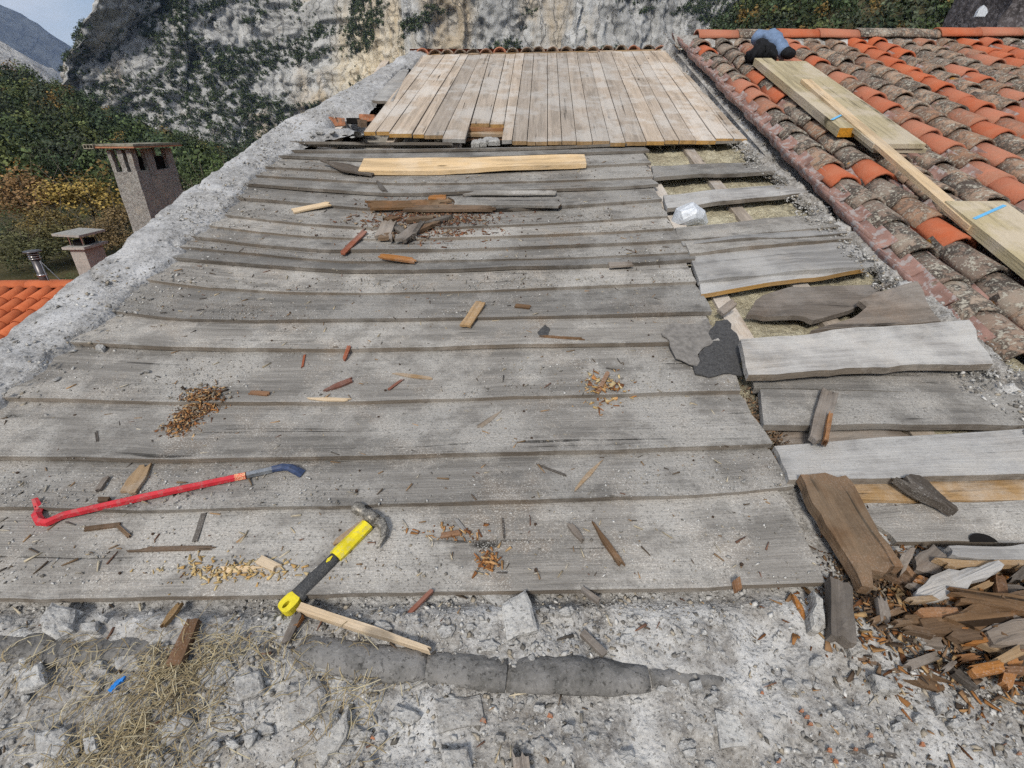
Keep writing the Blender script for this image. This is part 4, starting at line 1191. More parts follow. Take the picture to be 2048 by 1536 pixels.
nrid = tile_mesh("ridge_tile", .44, .13, .115, .014, 2.4, 10, 'tilefresh')
for k in range(12):
    o = bpy.data.objects.new("ridge_tile", nrid); COL.objects.link(o); o.parent = nb; o.matrix_parent_inverse = NIN
    o.matrix_basis = Matrix.Translation((-9.4 + k * .40, ny0 + .04, nz0 - .03)) @ Matrix.Rotation(-math.pi / 2, 4, 'Z')
v_, f_ = box((-7.0, 9.9, nz0 - .62), (8.6, 5.0, .05), np.array(Matrix.Rotation(-.25, 3, 'X')))
child_keep(add("back_slope", mesh("back_slope", v_, f_, [M['tile']])), nb)

# pebble-dashed chimney
ch = empty("chimney", (-6.4, 9.5, -2.4)); tag(ch, "tall pebbledash chimney with open slots and flat tile cap", "chimney")
A = at_y(222, 330, 9.0); B = at_y(269, 330, 9.0)
cx0, cx1, cy0, cy1 = A[0], B[0], 9.0, 10.1
zt = at_y(230, 302, 9.0)[2]; zs = at_y(240, 344, 9.0)[2]
cxm, cym = (cx0 + cx1) / 2, (cy0 + cy1) / 2; cw, cd = cx1 - cx0, cy1 - cy0
def cpart(name, bx, mat, par=ch, rough=0.0, seed=0):
    v, f = bx
    o = add(name, mesh(name, v, f, [M[mat]])); child_keep(o, par); return o
def rough_box(c, s, n=(6, 10, 14), amp=.012, seed=0):
    """box with a worn, uneven skin"""
    V, F = [], []
    c = np.array(c); s = np.array(s)
    for ax in range(3):
        a, b = [i for i in range(3) if i != ax]
        for sg in (-1, 1):
            o = len(V); na, nb_ = n[a], n[b]
            for i in range(na + 1):
                for j in range(nb_ + 1):
                    p = np.zeros(3); p[ax] = sg * .5; p[a] = i / na - .5; p[b] = j / nb_ - .5
                    w = p * s + c
                    d = np.array([float(fbm(w[1] * 9 + w[2] * 7, w[2] * 9 + w[0] * 5, seed + q, 3)) for q in range(3)]) * amp
                    V.append(w + d)
            for i in range(na):
                for j in range(nb_):
                    q = (o + i * (nb_ + 1) + j, o + (i + 1) * (nb_ + 1) + j, o + (i + 1) * (nb_ + 1) + j + 1, o + i * (nb_ + 1) + j + 1)
                    F.append(q if (sg > 0) == (ax != 1) else q[::-1])
    return V, F
cpart("shaft", rough_box((cxm, cym, (zs - 2.6) / 2), (cw, cd, zs + 2.6), amp=.014, seed=3), 'pebbledash')
for (x, y, sx, sy) in [(cx0 + .03, cy0 + .05, .06, .09), (cx0 + .20, cy0 + .05, .085, .10), (cx1 - .04, cy0 + .06, .085, .12), (cx1 - .04, cy0 + .44, .08, .20), (cx1 - .04, cy1 - .10, .08, .19), (cx0 + .04, cy1 - .10, .08, .19), (cx0 + .04, cy0 + .55, .08, .14)]:
    cpart("post", rough_box((x, y, (zs + zt) / 2), (sx, sy, zt - zs + .03), (2, 2, 5), .012, 5), 'pebbledash')
cpart("flue_lining", box((cxm, cym + .08, (zs + zt) / 2 - .06), (cw - .14, cd - .45, zt - zs - .10)), 'blackvoid')
cap = cpart("cap", box((cxm + .02, cym, zt + .055), (cw + .26, cd + .22, .022)), 'brick')
o = cpart("cap_mortar", rough_box((cxm + .02, cym + .01, zt + .088), (cw + .22, cd + .18, .034), (5, 8, 1), .008, 9), 'lichen', ch)
for k in range(5):
    # hollow brick ends along the left of the cap
    y = cy0 - .04 + k * .22
    parts = [box((cx0 - .17, y, zt + .04 + d), (.16, .2, .012)) for d in (0, .055)] + [box((cx0 - .17 + dx, y, zt + .067), (.010, .2, .045)) for dx in (-.075, -.025, .025, .075)]
    cpart("hollow_brick", join(parts), 'lichen', cap)

# small capped chimney
c2 = empty("chimney", at_y(165, 545, 10.5)); tag(c2, "small smooth cement chimney with slab cap on thin legs", "chimney")
a_ = at_y(141, 505, 10.5); b_ = at_y(170, 505, 10.5)
x0, x1 = a_[0], b_[0]; ztop = at_y(150, 498, 10.5)[2]; d2 = .52
cpart("shaft", box(((x0 + x1) / 2, 10.5 + d2 / 2, ztop - .6), (x1 - x0, d2, 1.2)), 'render', c2)
cpart("crown_slab", box(((x0 + x1) / 2, 10.5 + d2 / 2, ztop + .025), (x1 - x0 + .16, d2 + .16, .05)), 'render', c2)
for sx in (-1, 1):
    for sy in (-1, 1):
        cpart("leg", box(((x0 + x1) / 2 + sx * .13, 10.5 + d2 / 2 + sy * .19, ztop + .15), (.022, .03, .22)), 'flue', c2)
cpart("flue_lining", box(((x0 + x1) / 2, 10.5 + d2 / 2, ztop + .10), (.20, .36, .11)), 'blackvoid', c2)
v, f = box(((x0 + x1) / 2 - .03, 10.5 + d2 / 2, ztop + .285), (x1 - x0 + .24, d2 + .22, .045), np.array(Matrix.Rotation(.06, 3, 'Y')))
cpart("cap_slab", (v, f), 'render', c2)

# stainless flue with rain cap
fb = at_y(88, 562, 8.2); ft = at_y(66, 503, 8.2)
fx = (fb[0] + ft[0]) / 2
fl = empty("flue_pipe", (fx, 8.2, fb[2] - .2)); tag(fl, "thin stainless flue pipe with louvred cap behind the orange roof", "flue pipe")
def tubez(name, z0, z1, r0, r1, mat):
    v, f = sweep([(fx, 8.2, z0), (fx, 8.2, z1)], [(r0, r0), (r1, r1)], 16); child_keep(add(name, mesh(name, v, f, [M[mat]], None, True)), fl)
tubez("pipe", fb[2] - .35, ft[2] - .11, .062, .062, 'fluedark'); tubez("collar", fb[2] + .09, fb[2] + .12, .068, .068, 'flue')
for k in range(3): tubez("louvre", ft[2] - .115 + k * .035, ft[2] - .10 + k * .035, .088, .072, 'flue')
tubez("cap_core", ft[2] - .12, ft[2] - .01, .055, .055, 'blackvoid'); tubez("rain_cap", ft[2] - .008, ft[2] + .012, .125, .118, 'fluedark')
for k, (dx, dy) in enumerate([(.28, .05), (.16, -.1)]):
    v, f = sweep([(fx + .06, 8.2, ft[2] - .15), (fx + dx, 8.2 + dy, fb[2] - .1)], [(.006, .006)] * 2, 6); child_keep(add("stay", mesh("stay", v, f, [M['flue']])), fl)

# dark stone stack at the top of the tiled roof, with a scrap of plastic
st = at_y(2015, 60, 6.9)
V, F = rough_box((st[0] + .55, 7.25, st[2] + .55), (1.45, .9, 2.6), (10, 7, 16), .09, 41)
o = add("stone_chimney", mesh("stone_chimney", V, F, [M['soot']], None, True)); origin_to(o.data, o, (st[0] + .55, 7.25, st[2] - .75))
tag(o, "dark purplish rough stone chimney stack at the tiled roof's ridge", "chimney")
q = [at_y(x, y, 6.75) for x, y in ((1952, 33), (1958, 20), (1968, 10), (1974, 16), (1976, 24), (1970, 33))]
V = q + [p + np.array([.01, .05, 0]) for p in q]
F = [tuple(range(6)), tuple(range(6, 12))[::-1]] + [(i, i + 6, (i + 1) % 6 + 6, (i + 1) % 6) for i in range(6)]
o = add("plastic_scrap", mesh("plastic_scrap", V, F, [M['plastic']])); origin_to(o.data, o, q[0])
tag(o, "pale blue plastic scrap caught beside the dark stone chimney", "plastic scrap")

# ------------------------------------------------------------------ tools
def local_obj(name, vf_, mat, parent, sm=False):
    o = add(name, mesh(name, vf_[0], vf_[1], [M[mat]], None, sm), parent); return o
def tool_frame(p, q, hp, hq):
    a = pix(*p, deck_h, hp); b = pix(*q, deck_h, hq)
    A = W(*a, float(deck_h(*a)) + hp); B = W(*b, float(deck_h(*b)) + hq)
    ex = B - A; L = np.linalg.norm(ex); ex /= L
    ey = np.cross(EN, ex); ey /= np.linalg.norm(ey); ez = np.cross(ex, ey)
    return frame(ex, ey, ez, A), L
mt, L = tool_frame((566, 1222), (746, 1038), .022, .014)
ham = bpy.data.objects.new("claw_hammer", None); COL.objects.link(ham); ham.matrix_basis = mt
tag(ham, "claw hammer with yellow and black handle and chipped steel head", "hammer")
# butt with its hanging hole, grip, yellow shaft
ring = []
n = 20
for k in range(n):
    a = k / n * 2 * math.pi
    ox = .021 * np.sign(math.cos(a)) * abs(math.cos(a)) ** .6; oy = .0165 * np.sign(math.sin(a)) * abs(math.sin(a)) ** .7
    ix, iy = .009 * math.cos(a) - .003, .0042 * math.sin(a)
    ring.append((ox, oy, ix, iy))
V = []; F = []
for (ox, oy, ix, iy) in ring:
    V += [(ox + .018, oy, .010), (ox + .018, oy, -.012), (ix + .014, iy, .010), (ix + .014, iy, -.012)]
for k in range(n):
    a, b = 4 * k, 4 * ((k + 1) % n)
    F += [(a, b, b + 2, a + 2), (a + 1, a + 3, b + 3, b + 1), (a, a + 1, b + 1, b), (a + 2, b + 2, b + 3, a + 3)]
local_obj("butt", (V, F), 'yellowdirty', ham)
xs = np.linspace(.036, L * .56, 10)
V, F = sweep([(x, 0, -.001) for x in xs], [(.0155 + .003 * math.cos((x - .036) * 22), .0135) for x in xs], 12)
g = local_obj("grip", (V, F), 'rubber', ham, True)
xs = np.linspace(L * .55, L * .93, 6)
V, F = sweep([(x, 0, 0) for x in xs], [(.0165, .0125), (.0172, .013), (.0165, .0125), (.0160, .012), (.0158, .012), (.0158, .0118)], 8, 'oct')
local_obj("shaft", (V, F), 'yellow', ham)
V, F = sweep([(L * .46, 0, .0136), (L * .49, 0, .0142), (L * .53, 0, .0138)], [(.001, .0006), (.0045, .001), (.001, .0006)], 8)
o = local_obj("inlay", (V, F), 'yellowdirty', g)
hx = L * .985
cyl = [(.060, .0135), (.054, .0155), (.040, .0155), (.036, .0115), (.024, .0105), (.018, .014), (-.010, .015)]
V1 = sweep([(hx + .004, y, .004) for y, r in cyl], [(r, r) for y, r in cyl], 14)
claws = []
for sgn in (-1, 1):
    P_ = [(hx + .002, -.008, .004 + sgn * .002), (hx + .006, -.026, .004 + sgn * .004), (hx - .004, -.046, .004 + sgn * .0065), (hx - .024, -.061, .002 + sgn * .0085), (hx - .050, -.068, -.002 + sgn * .0095)]
    claws.append(sweep(P_, [(.015, .0055), (.0125, .005), (.0095, .004), (.006, .0032), (.002, .0015)], 8))
hd = local_obj("head", V1, 'hammersteel', ham, True)
for c in claws: local_obj("claw", c, 'hammersteel', hd, True)

bar = bpy.data.objects.new("crowbar", None); COL.objects.link(bar)
q0 = pix(300, 1000, deck_h); bar.location = W(*q0, float(deck_h(*q0)))
tag(bar, "red hexagonal crowbar with hooked end and blue steel tip", "crowbar")
def bpt(x, y, l):
    a = pix(x, y, deck_h, l); return W(*a, float(deck_h(*a)) + l)
RB_ = .0086
hook0 = bpt(84, 1048, .012)
e_in = bpt(128, 1030, RB_ + .003)
back = (bpt(70, 1047, .012) - hook0)
red = [bpt(69, 997, .011), bpt(70, 1010, .011), bpt(73, 1030, .011), bpt(80, 1043, .011), bpt(95, 1045, .010), e_in, bpt(300, 991, RB_), bpt(471, 955, RB_)]
V, F = sweep(red, [(.006, .002), (.0085, .004), (.0095, .0075), (.0095, .0095), (RB_ * 1.05, RB_ * 1.05), (RB_, RB_), (RB_, RB_), (RB_ * .97, RB_ * .97)], 6, 'hex')
o = add("shaft", mesh("shaft", V, F, [M['redpaint']])); child_keep(o, bar)
V, F = sweep([bpt(470, 955, RB_), bpt(492, 951, RB_)], [(RB_ * 1.02, RB_ * 1.02)] * 2, 6, 'hex'); o = add("sticker_band", mesh("sticker_band", V, F, [M['bandlabel']])); child_keep(o, bar)
V, F = sweep([bpt(494, 950, RB_), bpt(545, 939, RB_)], [(RB_ * .95, RB_ * .95)] * 2, 6, 'hex'); o = add("bare_shaft", mesh("bare_shaft", V, F, [M['steel']])); child_keep(o, bar)
V, F = sweep([bpt(543, 939, RB_), bpt(566, 934, .012), bpt(580, 935, .016), bpt(594, 942, .012), bpt(605, 948, .004)], [(RB_, RB_ * .9), (.010, .009), (.011, .007), (.0125, .0045), (.0135, .0015)], 8, 'oct'); o = add("tip", mesh("tip", V, F, [M['bluepaint']])); child_keep(o, bar)

# ------------------------------------------------------------------ timber, jacket and scraps on the tiles
def crest_h(u, v): return tile_h(u, v) + .118
tmb = stick("timber", "long pale green treated timber with orange painted end on the tiles", "timber", (1526, 116), (1703, 256), 24, .05, ('treated', 'orangepaint'), crest_h, wob=0, ragged=(0, 0))
stick("treated_board", "lower of two wide treated boards stacked on the tiles", "board", (1577, 128), (1802, 297), 52, .024, 'treated', crest_h, wob=0, ragged=(0, 0), seed=2)
stick("treated_board", "upper of two wide treated boards stacked on the tiles", "board", (1575, 122), (1800, 288), 50, .024, 'treated', crest_h, (.027, .027), wob=0, ragged=(0, 0), seed=3)
stick("batten", "long thin pale batten lying askew across the tiles", "batten", (1612, 158), (1955, 452), 15, .022, 'pine', crest_h, (.055, .01), wob=0, ragged=(0, 0))
tbd = stick("treated_board", "wide treated board with blue marking at the right edge", "board", (1950, 402), (2190, 580), 78, .045, 'treated', crest_h, wob=0, ragged=(0, 0), seed=4)
o = stick("blue_stripe", "", "", (1949, 437), (2010, 410), 5, .002, 'bluestrap', crest_h, (.0455, .0455), wob=0, ragged=(0, 0))
for k_ in list(o.keys()): del o[k_]
child_keep(o, tbd)
o = stick("blue_stripe", "", "", (1664, 239), (1690, 226), 3, .002, 'bluestrap', crest_h, (.0555, .0555), wob=0, ragged=(0, 0))
for k_ in list(o.keys()): del o[k_]
child_keep(o, tmb)

def cloth_tube(name, pts, sizes, mat, parent, seed, amp=.016, n=22):
    P = np.array(pts); k = np.linspace(0, len(P) - 1, 26)
    Q = np.stack([np.interp(k, range(len(P)), P[:, i]) for i in range(3)], -1)
    S = np.stack([np.interp(k, range(len(P)), np.array(sizes)[:, i]) for i in range(2)], -1)
    V, F = sweep(Q, S, n)
    V = np.array(V); c = np.repeat(Q, n, 0)
    d = V - c; d /= np.linalg.norm(d, axis=1)[:, None] + 1e-9
    V = V + d * (fbm(V[:, 0] * 16 + V[:, 2] * 9, V[:, 1] * 16, seed, 3) * amp + (np.abs(fbm(V[:, 0] * 26, V[:, 1] * 26 + V[:, 2] * 20, seed + 2, 2)) * amp * .8))[:, None]
    o = add(name, mesh(name, V, F, [M[mat]], None, True)); child_keep(o, parent); return o
def tp(x, y, l):
    a = pix(x, y, crest_h, l); return W(*a, float(crest_h(*a)) + l)
jk = empty("jacket", tp(1530, 115, 0)); tag(jk, "crumpled black jacket with blue sleeve lying on the tiles", "jacket")
jb = tp(1524, 124, 0); X3 = np.array([1., 0, 0]) * .56; Z3 = np.array([0, 0, 1.]) * .58; Y3 = EV * .6
def sc_(L_): return [(a * .50, b * .50) for a, b in L_]
cloth_tube("body", [jb - X3 * .20 + Z3 * .01, jb - X3 * .16 + Z3 * .07, jb - X3 * .06 + Z3 * .11 + Y3 * .05, jb + X3 * .06 + Z3 * .10 + Y3 * .05, jb + X3 * .16 + Z3 * .03 - Y3 * .04], sc_([(.07, .04), (.17, .12), (.20, .15), (.18, .12), (.07, .04)]), 'blackcloth', jk, 3, .05)
js = tp(1552, 112, 0)
cloth_tube("sleeve", [js - X3 * .16 + Z3 * .14 + Y3 * .45, js - X3 * .10 + Z3 * .19 + Y3 * .30, js - X3 * .02 + Z3 * .17 + Y3 * .12, js + X3 * .05 + Z3 * .10 - Y3 * .02, js + X3 * .09 + Z3 * .07 - Y3 * .12], sc_([(.08, .06), (.17, .10), (.16, .11), (.13, .09), (.105, .075)]), 'denim', jk, 8, .035)
cloth_tube("cuff", [js + X3 * .085 + Z3 * .07 - Y3 * .10, js + X3 * .10 + Z3 * .05 - Y3 * .19, js + X3 * .10 + Z3 * .04 - Y3 * .22], sc_([(.108, .078), (.11, .076), (.07, .05)]), 'blackcloth', jk, 5, .006)

# ------------------------------------------------------------------ loose boards of the broken bay
quad_board("loose_board", [(1497,749),(1987,727),(1942,640),(1479,678)], (.062,.055,.075,.085), .026, 'old_clean', 401, "thick warped grey board lifted off the right bay beside the felt", "board", ragged=(.004, .03), nx=18, wob=.012)
quad_board("loose_board", [(1622,662),(1905,640),(1838,563),(1752,585)], (.035,.075,.07,.05), .020, 'rotgrey', 402, "splintered brown grey board slanting to a point near the tiles", "board", ragged=(.10, .03), wob=.014)
quad_board("loose_board", [(1468,628),(1650,640),(1815,566),(1535,577)], (.012,.012,.02,.02), .020, 'rotgrey', 403, "dark split board lying loose over the wool", "board", ragged=(.09, .06), wob=.012)
stick("splinter", "short split stick poking up at the end of the felt", "splinter", (1440, 625), (1470, 602), 14, .012, 'rotgrey', sag, (.0, .03))
quad_board("new_plank", [(716,340),(1173,327),(1169,306),(728,318)], (.045,)*4, .026, 'pine', 404, "clean new pine plank laid on the grey boards", "plank", ragged=(0, 0))
stick("splinter", "long dark grey sliver left of the new plank", "splinter", (640, 323), (745, 352), 14, .010, 'darkwood', None, (.02, .0), point=(.8, .5))
stick("splinter", "dark upright sliver left of the rotten boards", "splinter", (754, 366), (772, 388), 8, .008, 'darkwood', None, (.0, .0), point=(.6, .0))
# rotten patch in the middle
stick("rotten_board", "rotten tan board with a hollow underside left of the crumbled patch", "board", (732, 412), (905, 408), 15, .012, 'rot', None, (-.004, -.004), ragged=(.05, .08), wob=.008)
stick("rotten_board", "bleached rotten board right of the crumbled patch", "board", (880, 404), (1122, 412), 15, .012, ('old', 'rot'), None, (-.004, .0), ragged=(.12, .02), wob=.006)
stick("rotten_board", "narrow pale board behind the rotten patch", "board", (930, 390), (1112, 390), 7, .008, 'old', None, (.0, .0), ragged=(.06, .01))
stick("rotten_board", "brown decayed strip between the rotten boards", "board", (800, 421), (990, 416), 9, .014, 'rot', None, (.0, .0), ragged=(.06, .06), wob=.006)
stick("rotten_chunk", "orange brown rotten roll on the crumbled patch", "wood chunk", (856, 394), (893, 394), 8, .02, 'orange', None, (.006, .006))
pile = [((765,472),(780,445),26,'rotgrey'),((790,450),(825,475),10,'darkwood'),((800,478),(842,446),16,'rotgrey'),((826,470),(845,440),9,'darkwood'),((772,438),(795,432),8,'rot'),((780,478),(783,452),6,'rotgrey'),((830,462),(880,440),6,'rot'),((812,438),(870,432),5,'rot'),((755,470),(790,476),9,'rot'),((845,452),(905,430),4,'darkwood')]
plab = ["broad broken bark slab at the left of the rotten heap", "dark stick leaning into the rotten heap", "forked grey brown chunk in the middle of the rotten heap", "dark upright chunk at the right of the rotten heap", "short brown stub above the rotten heap", "thin upright sliver standing in the rotten heap", "thin brown sliver right of the rotten heap", "long thin brown sliver above the rotten heap", "brown slab edge under the rotten heap", "hair thin dark sliver far right of the rotten heap"]
for k, ((p, q, w, m), lb) in enumerate(zip(pile, plab)):
    stick("rotten_piece", lb, "wood piece", p, q, w, .016, m, None, (.004 + .006 * (k % 3), .012 * (k % 2)), group="rotten heap on the boards", wob=.006)

# ------------------------------------------------------------------ splinters, chips and sticks lying about
ST = [
 ((685,511),(733,462),13,.010,'red',"long red splinter below the rotten heap",{}),
 ((760,521),(832,522),9,.008,'orange',"orange split chip on the fourth seam below the rotten heap",{}),
 ((930,655),(962,607),22,.009,'honey',"tan rectangular chip lying across a seam mid deck",dict(ragged=(.006,.004))),
 ((648,780),(706,757),13,.010,'red',"red pointed splinter near the orange crumb patch",dict(point=(.6,.1))),
 ((688,720),(699,690),10,.010,'red',"short red stub standing above the red pointed splinter",{}),
 ((604,735),(609,708),5,.006,'red',"tiny thin red stick left of the red stub",{}),
 ((785,746),(866,757),8,.004,'honey',"pale thin shaving right of the red pointed splinter",dict(point=(.7,.3))),
 ((775,780),(806,757),6,.005,'red',"thin red brown sliver below the pale shaving",{}),
 ((955,856),(1004,821),10,.004,'honey',"straw coloured shaving with a thin tail mid deck",dict(point=(.0,.8))),
 ((1147,981),(1206,917),11,.004,'honey',"curved straw shaving above the lower seam",dict(point=(.5,.8))),
 ((1073,928),(1132,950),5,.004,'darkwood',"black curved strip left of the straw shaving",{}),
 ((252,990),(290,928),31,.008,'honey',"broad pale pointed chip behind the crowbar",dict(ragged=(.02,.02),point=(.1,.5))),
 ((389,1083),(403,1020),12,.004,'darkwood',"straight dark strip below the crowbar",dict(ragged=(.003,.003))),
 ((166,1058),(240,1048),9,.006,'rot',"brown stick below the crowbar hook",{}),
 ((230,1046),(258,1073),10,.006,'rot',"brown stub touching the stick below the crowbar hook",{}),
 ((1183,1040),(1246,1131),13,.010,'rot',"long pointed brown splinter near the lowest board edge",dict(point=(.85,.1))),
 ((1139,1045),(1168,1081),14,.010,'rotgrey',"short brown splinter beside the long pointed one",dict(point=(.3,.5))),
 ((517,1117),(556,1136),22,.010,'pine',"small clean pine offcut left of the hammer",dict(ragged=(.003,.012))),
 ((668,1087),(735,1036),12,.007,'honey',"tan strip lying alongside the hammer shaft",{}),
 ((807,1236),(866,1178),11,.010,'red',"red brown stick over the lowest board edge",dict(ragged=(.004,.004))),
 ((1163,1178),(1198,1214),11,.010,'rotgrey',"grey brown peg under the lowest board",dict(ragged=(.003,.006))),
 ((1163,1264),(1211,1312),15,.012,'rotgrey',"grey brown peg above the dark mortar roll",dict(ragged=(.003,.006))),
 ((345,1336),(392,1236),24,.016,'rot',"thick brown curved stick across the dark mortar roll",dict(ragged=(.01,.008))),
 ((328,1256),(362,1210),13,.010,'honey',"short tan brown splinter left of the thick curved stick",dict(point=(.5,.3))),
 ((600,1216),(862,1302),20,.018,'pine',"pink tinged split lath leaning on the mortar roll",dict(ragged=(.003,.01),point=(.0,.5))),
 ((573,1292),(600,1228),17,.012,'rotgrey',"short grey offcut standing at the end of the lath",{}),
 ((590,1255),(604,1230),10,.012,'orange',"small orange offcut beside the grey one at the lath",{}),
 ((1678,1292),(1672,1168),45,.030,'rotgrey',"thick dark weathered block at the right end of the lowest board",dict(ragged=(.01,.014))),
 ((1588,1188),(1614,1243),15,.010,'orange',"orange pointed splinter beside the pale stone chunk",dict(point=(.5,.6))),
 ((1783,1336),(1906,1374),32,.020,'rot',"brown splintered chunk on the rubble at lower right",dict(ragged=(.01,.04))),
 ((1712,1313),(1780,1333),14,.012,'rot',"thin brown piece joined to the splintered chunk",{}),
 ((1847,1318),(1978,1300),18,.012,('old_clean','pine'),"pale grey lath with fresh broken edge at lower right",dict(ragged=(.02,.03))),
 ((1640,958),(1768,1168),78,.030,'rot',"large decayed brown beam end at the broken corner",dict(ragged=(.05,.05),wob=.02)),
 ((1608,980),(1735,1178),16,.02,'rotgrey',"long dark slat beside the decayed beam end",dict(ragged=(.02,.02))),
 ((1712,1012),(1790,1112),10,.02,'honey',"thin tan splinter along the right of the decayed beam",dict(point=(.3,.8))),
 ((1803,948),(1908,1019),28,.024,'darkwood',"dark cracked chunk lying on the honey coloured board",dict(ragged=(.03,.03),point=(.0,.6))),
 ((1636,882),(1660,779),36,.018,'rotgrey',"grey offcut with orange rot crossing two boards",dict(ragged=(.02,.01))),
 ((1652,885),(1663,822),10,.02,'orange',"orange rotten edge on the crossing offcut",{}),
 ((1080,672),(1168,677),5,.006,'rot',"thin brown stick by the small felt flake",{}),
 ((255,1098),(432,1094),10,.006,'rot',"rotten brown strip along the crack of the lowest board",dict(ragged=(.05,.06))),
 ((192,862),(195,884),7,.006,'darkwood',"tiny black stub left of the orange crumb patch",{}),
 ((269,886),(289,859),8,.003,'old_clean',"tiny pale flake right of the black stub",{}),
 ((194,980),(213,952),10,.008,'rotgrey',"small grey stick above the crowbar near the left",{}),
 ((195,998),(218,997),8,.01,'rot',"small brown lump beside the crowbar shaft",{}),
 ((498,783),(540,787),8,.006,'orange',"small amber chip on the seam right of the crumb patch",{}),
 ((615,802),(700,799),8,.004,'pine',"pale fresh strip lying along the seam mid left",dict(point=(.6,.2))),
 ((910,1036),(930,1062),9,.005,'old_clean',"pair like pale sliver right of the hammer head",{}),
 ((1005,1035),(1008,1075),4,.005,'darkwood',"thin black sliver standing right of the pale sliver",{}),
 ((1465,1168),(1475,1186),16,.014,'orange',"small orange block wedged under the lowest board",{}),
 ((1040,1500),(1048,1560),34,.03,'rotgrey',"dark brown stub at the bottom edge of the picture",dict(ragged=(.02,.0))),
 ((1084,1470),(1086,1510),7,.006,'honey',"thin pale stick above the dark stub at the bottom edge",{}),
 ((1700,1500),(1800,1512),12,.01,'darkwood',"dark flat stick in the rubble at the bottom right",{}),
 ((1795,1415),(1905,1530),6,.006,'honey',"long thin brown twig in the rubble at the bottom right",{}),
 ((1215,535),(1265,528),9,.010,'rotgrey',"dark twisted scrap near the right end of a middle board",{}),
 ((1030,610),(1062,613),8,.006,'rot',"small brown chip right of the tan rectangular chip",{}),
 ((585,421),(660,412),9,.008,'pine',"pale broken splinter left of the rotten boards",{}),
 ((1195,785),(1215,752),10,.006,'orange',"orange fibrous chip on the seam near the felt",{}),
 ((880,1070),(922,1063),12,.006,'orange',"rusty fibrous flake right of the hammer claw",{}),
 ((430,1140),(520,1136),14,.004,'pine',"yellow splintered patch flake near the lowest board edge",dict(ragged=(.05,.05))),
]
for p, q, w, T, m, lb, kw in ST:
    if m == 'red': w, T = w * .72, T * .7
    elif w < 24: w = w * .85
    hf = apron_h if min(p[1], q[1]) > 1200 and p[0] < 1700 else None
    if "crossing" in lb: hf = lambda u, v: sag(u, v) + (.034 if "grey offcut" in lb else .05)
    stick("wood_splinter", lb, "wood piece", p, q, w, T, m, hf, (.001, .001 + (.02 if "beam end" in lb else 0)), **kw)
# fresh loose heap of broken wood in the right corner
PL = [
 ([(1848,1168),(1880,1146),(1930,1140),(1985,1128),(1998,1138),(1975,1158),(1915,1182),(1862,1192),(1850,1180)],.020,'old_clean',.045,"grey shard with a torn tan end on the broken heap"),
 ([(1832,1112),(1866,1091),(1896,1116),(1882,1150),(1836,1136)],.016,'rotgrey',.03,"square brown shard at the back of the broken heap"),
 ([(1888,1234),(1962,1200),(2040,1214),(2034,1242),(1965,1256)],.02,'rot',.035,"broad brown shard in the middle of the broken heap"),
 ([(1838,1240),(1900,1226),(1952,1236),(1930,1260),(1850,1266)],.02,'rot',.025,"flat brown shard at the left of the broken heap"),
 ([(1975,1262),(2060,1236),(2110,1250),(2080,1290),(1990,1290)],.02,'rotgrey',.03,"dark grey shard at the right edge of the broken heap"),
 ([(1985,1330),(2060,1290),(2100,1320),(2030,1352)],.02,'rot',.01,"brown shard at the lower right of the broken heap"),
]
for k, (pts, T, m, lf, lb) in enumerate(PL): poly("wood_shard", lb, "wood piece", pts, T, m, apron_h, lf, 40 + k, .22, (random.uniform(-.2, .2), random.uniform(-.1, .2)), "broken heap in the right corner")
SH = [((1885,1128),(2110,1120),14,.018,'honey',"long fresh tan strip at the back of the broken heap",(.05,.05)),
 ((1905,1104),(2120,1104),24,.02,'old_clean',"grey torn board lying over the back of the broken heap",(.05,.05)),
 ((1905,1186),(2110,1222),28,.02,'rot',"curved brown board crossing the broken heap",(.03,.04)),
 ((1796,1145),(1822,1098),26,.02,'rotgrey',"upright grey brown stub at the left of the broken heap",(.02,.05)),
 ((2020,1165),(2060,1130),18,.03,'darkwood',"dark jagged chunk at the back right of the broken heap",(.02,.06)),
 ((1770,1140),(1840,1170),12,.015,'rot',"brown sliver between beam end and broken heap",(.01,.02)),
 ((1815,1180),(1870,1235),8,.012,'darkwood',"dark sliver at the left edge of the broken heap",(.01,.02)),
 ((1700,1150),(1745,1180),20,.012,'honey',"tan splinter at the foot of the decayed beam",(.01,.015)),
 ((1905,1330),(1950,1372),16,.016,'darkwood',"dark stub in front of the broken heap",(.01,.01)),
 ((1955,1345),(2010,1330),14,.014,'rot',"short brown stub in front of the broken heap",(.01,.02)),
 ((1930,1285),(2000,1275),12,.012,'orange',"orange crumbling strip on the broken heap",(.03,.03))]
for k, (p, q, w, T, m, lb, lf) in enumerate(SH): stick("wood_shard", lb, "wood piece", p, q, w, T, m, apron_h, lf, group="broken heap in the right corner", ragged=(.03, .03), wob=.008)

for k in range(60):
    x, y = rs.uniform(1760, 2070), rs.uniform(1120, 1345)
    if x < 1830 and y > 1230: continue
    a_ = rs.uniform(-.7, .7) + (math.pi / 2 if rs.random() < .2 else 0); l_ = rs.uniform(18, 60)
    stick("splinter", "small brown splinter in the broken heap in the right corner", "wood piece", (x - l_ * math.cos(a_), y - l_ * .6 * math.sin(a_)), (x + l_ * math.cos(a_), y + l_ * .6 * math.sin(a_)), rs.uniform(8, 26), .014, rs.choice(['rot', 'rot', 'rot', 'rotgrey', 'orange', 'rotgrey', 'honey']), apron_h, (rs.uniform(0, .04), rs.uniform(0, .04)), seed=2000 + k, group="small splinters of the broken heap", ragged=(.012, .012), wob=.005)
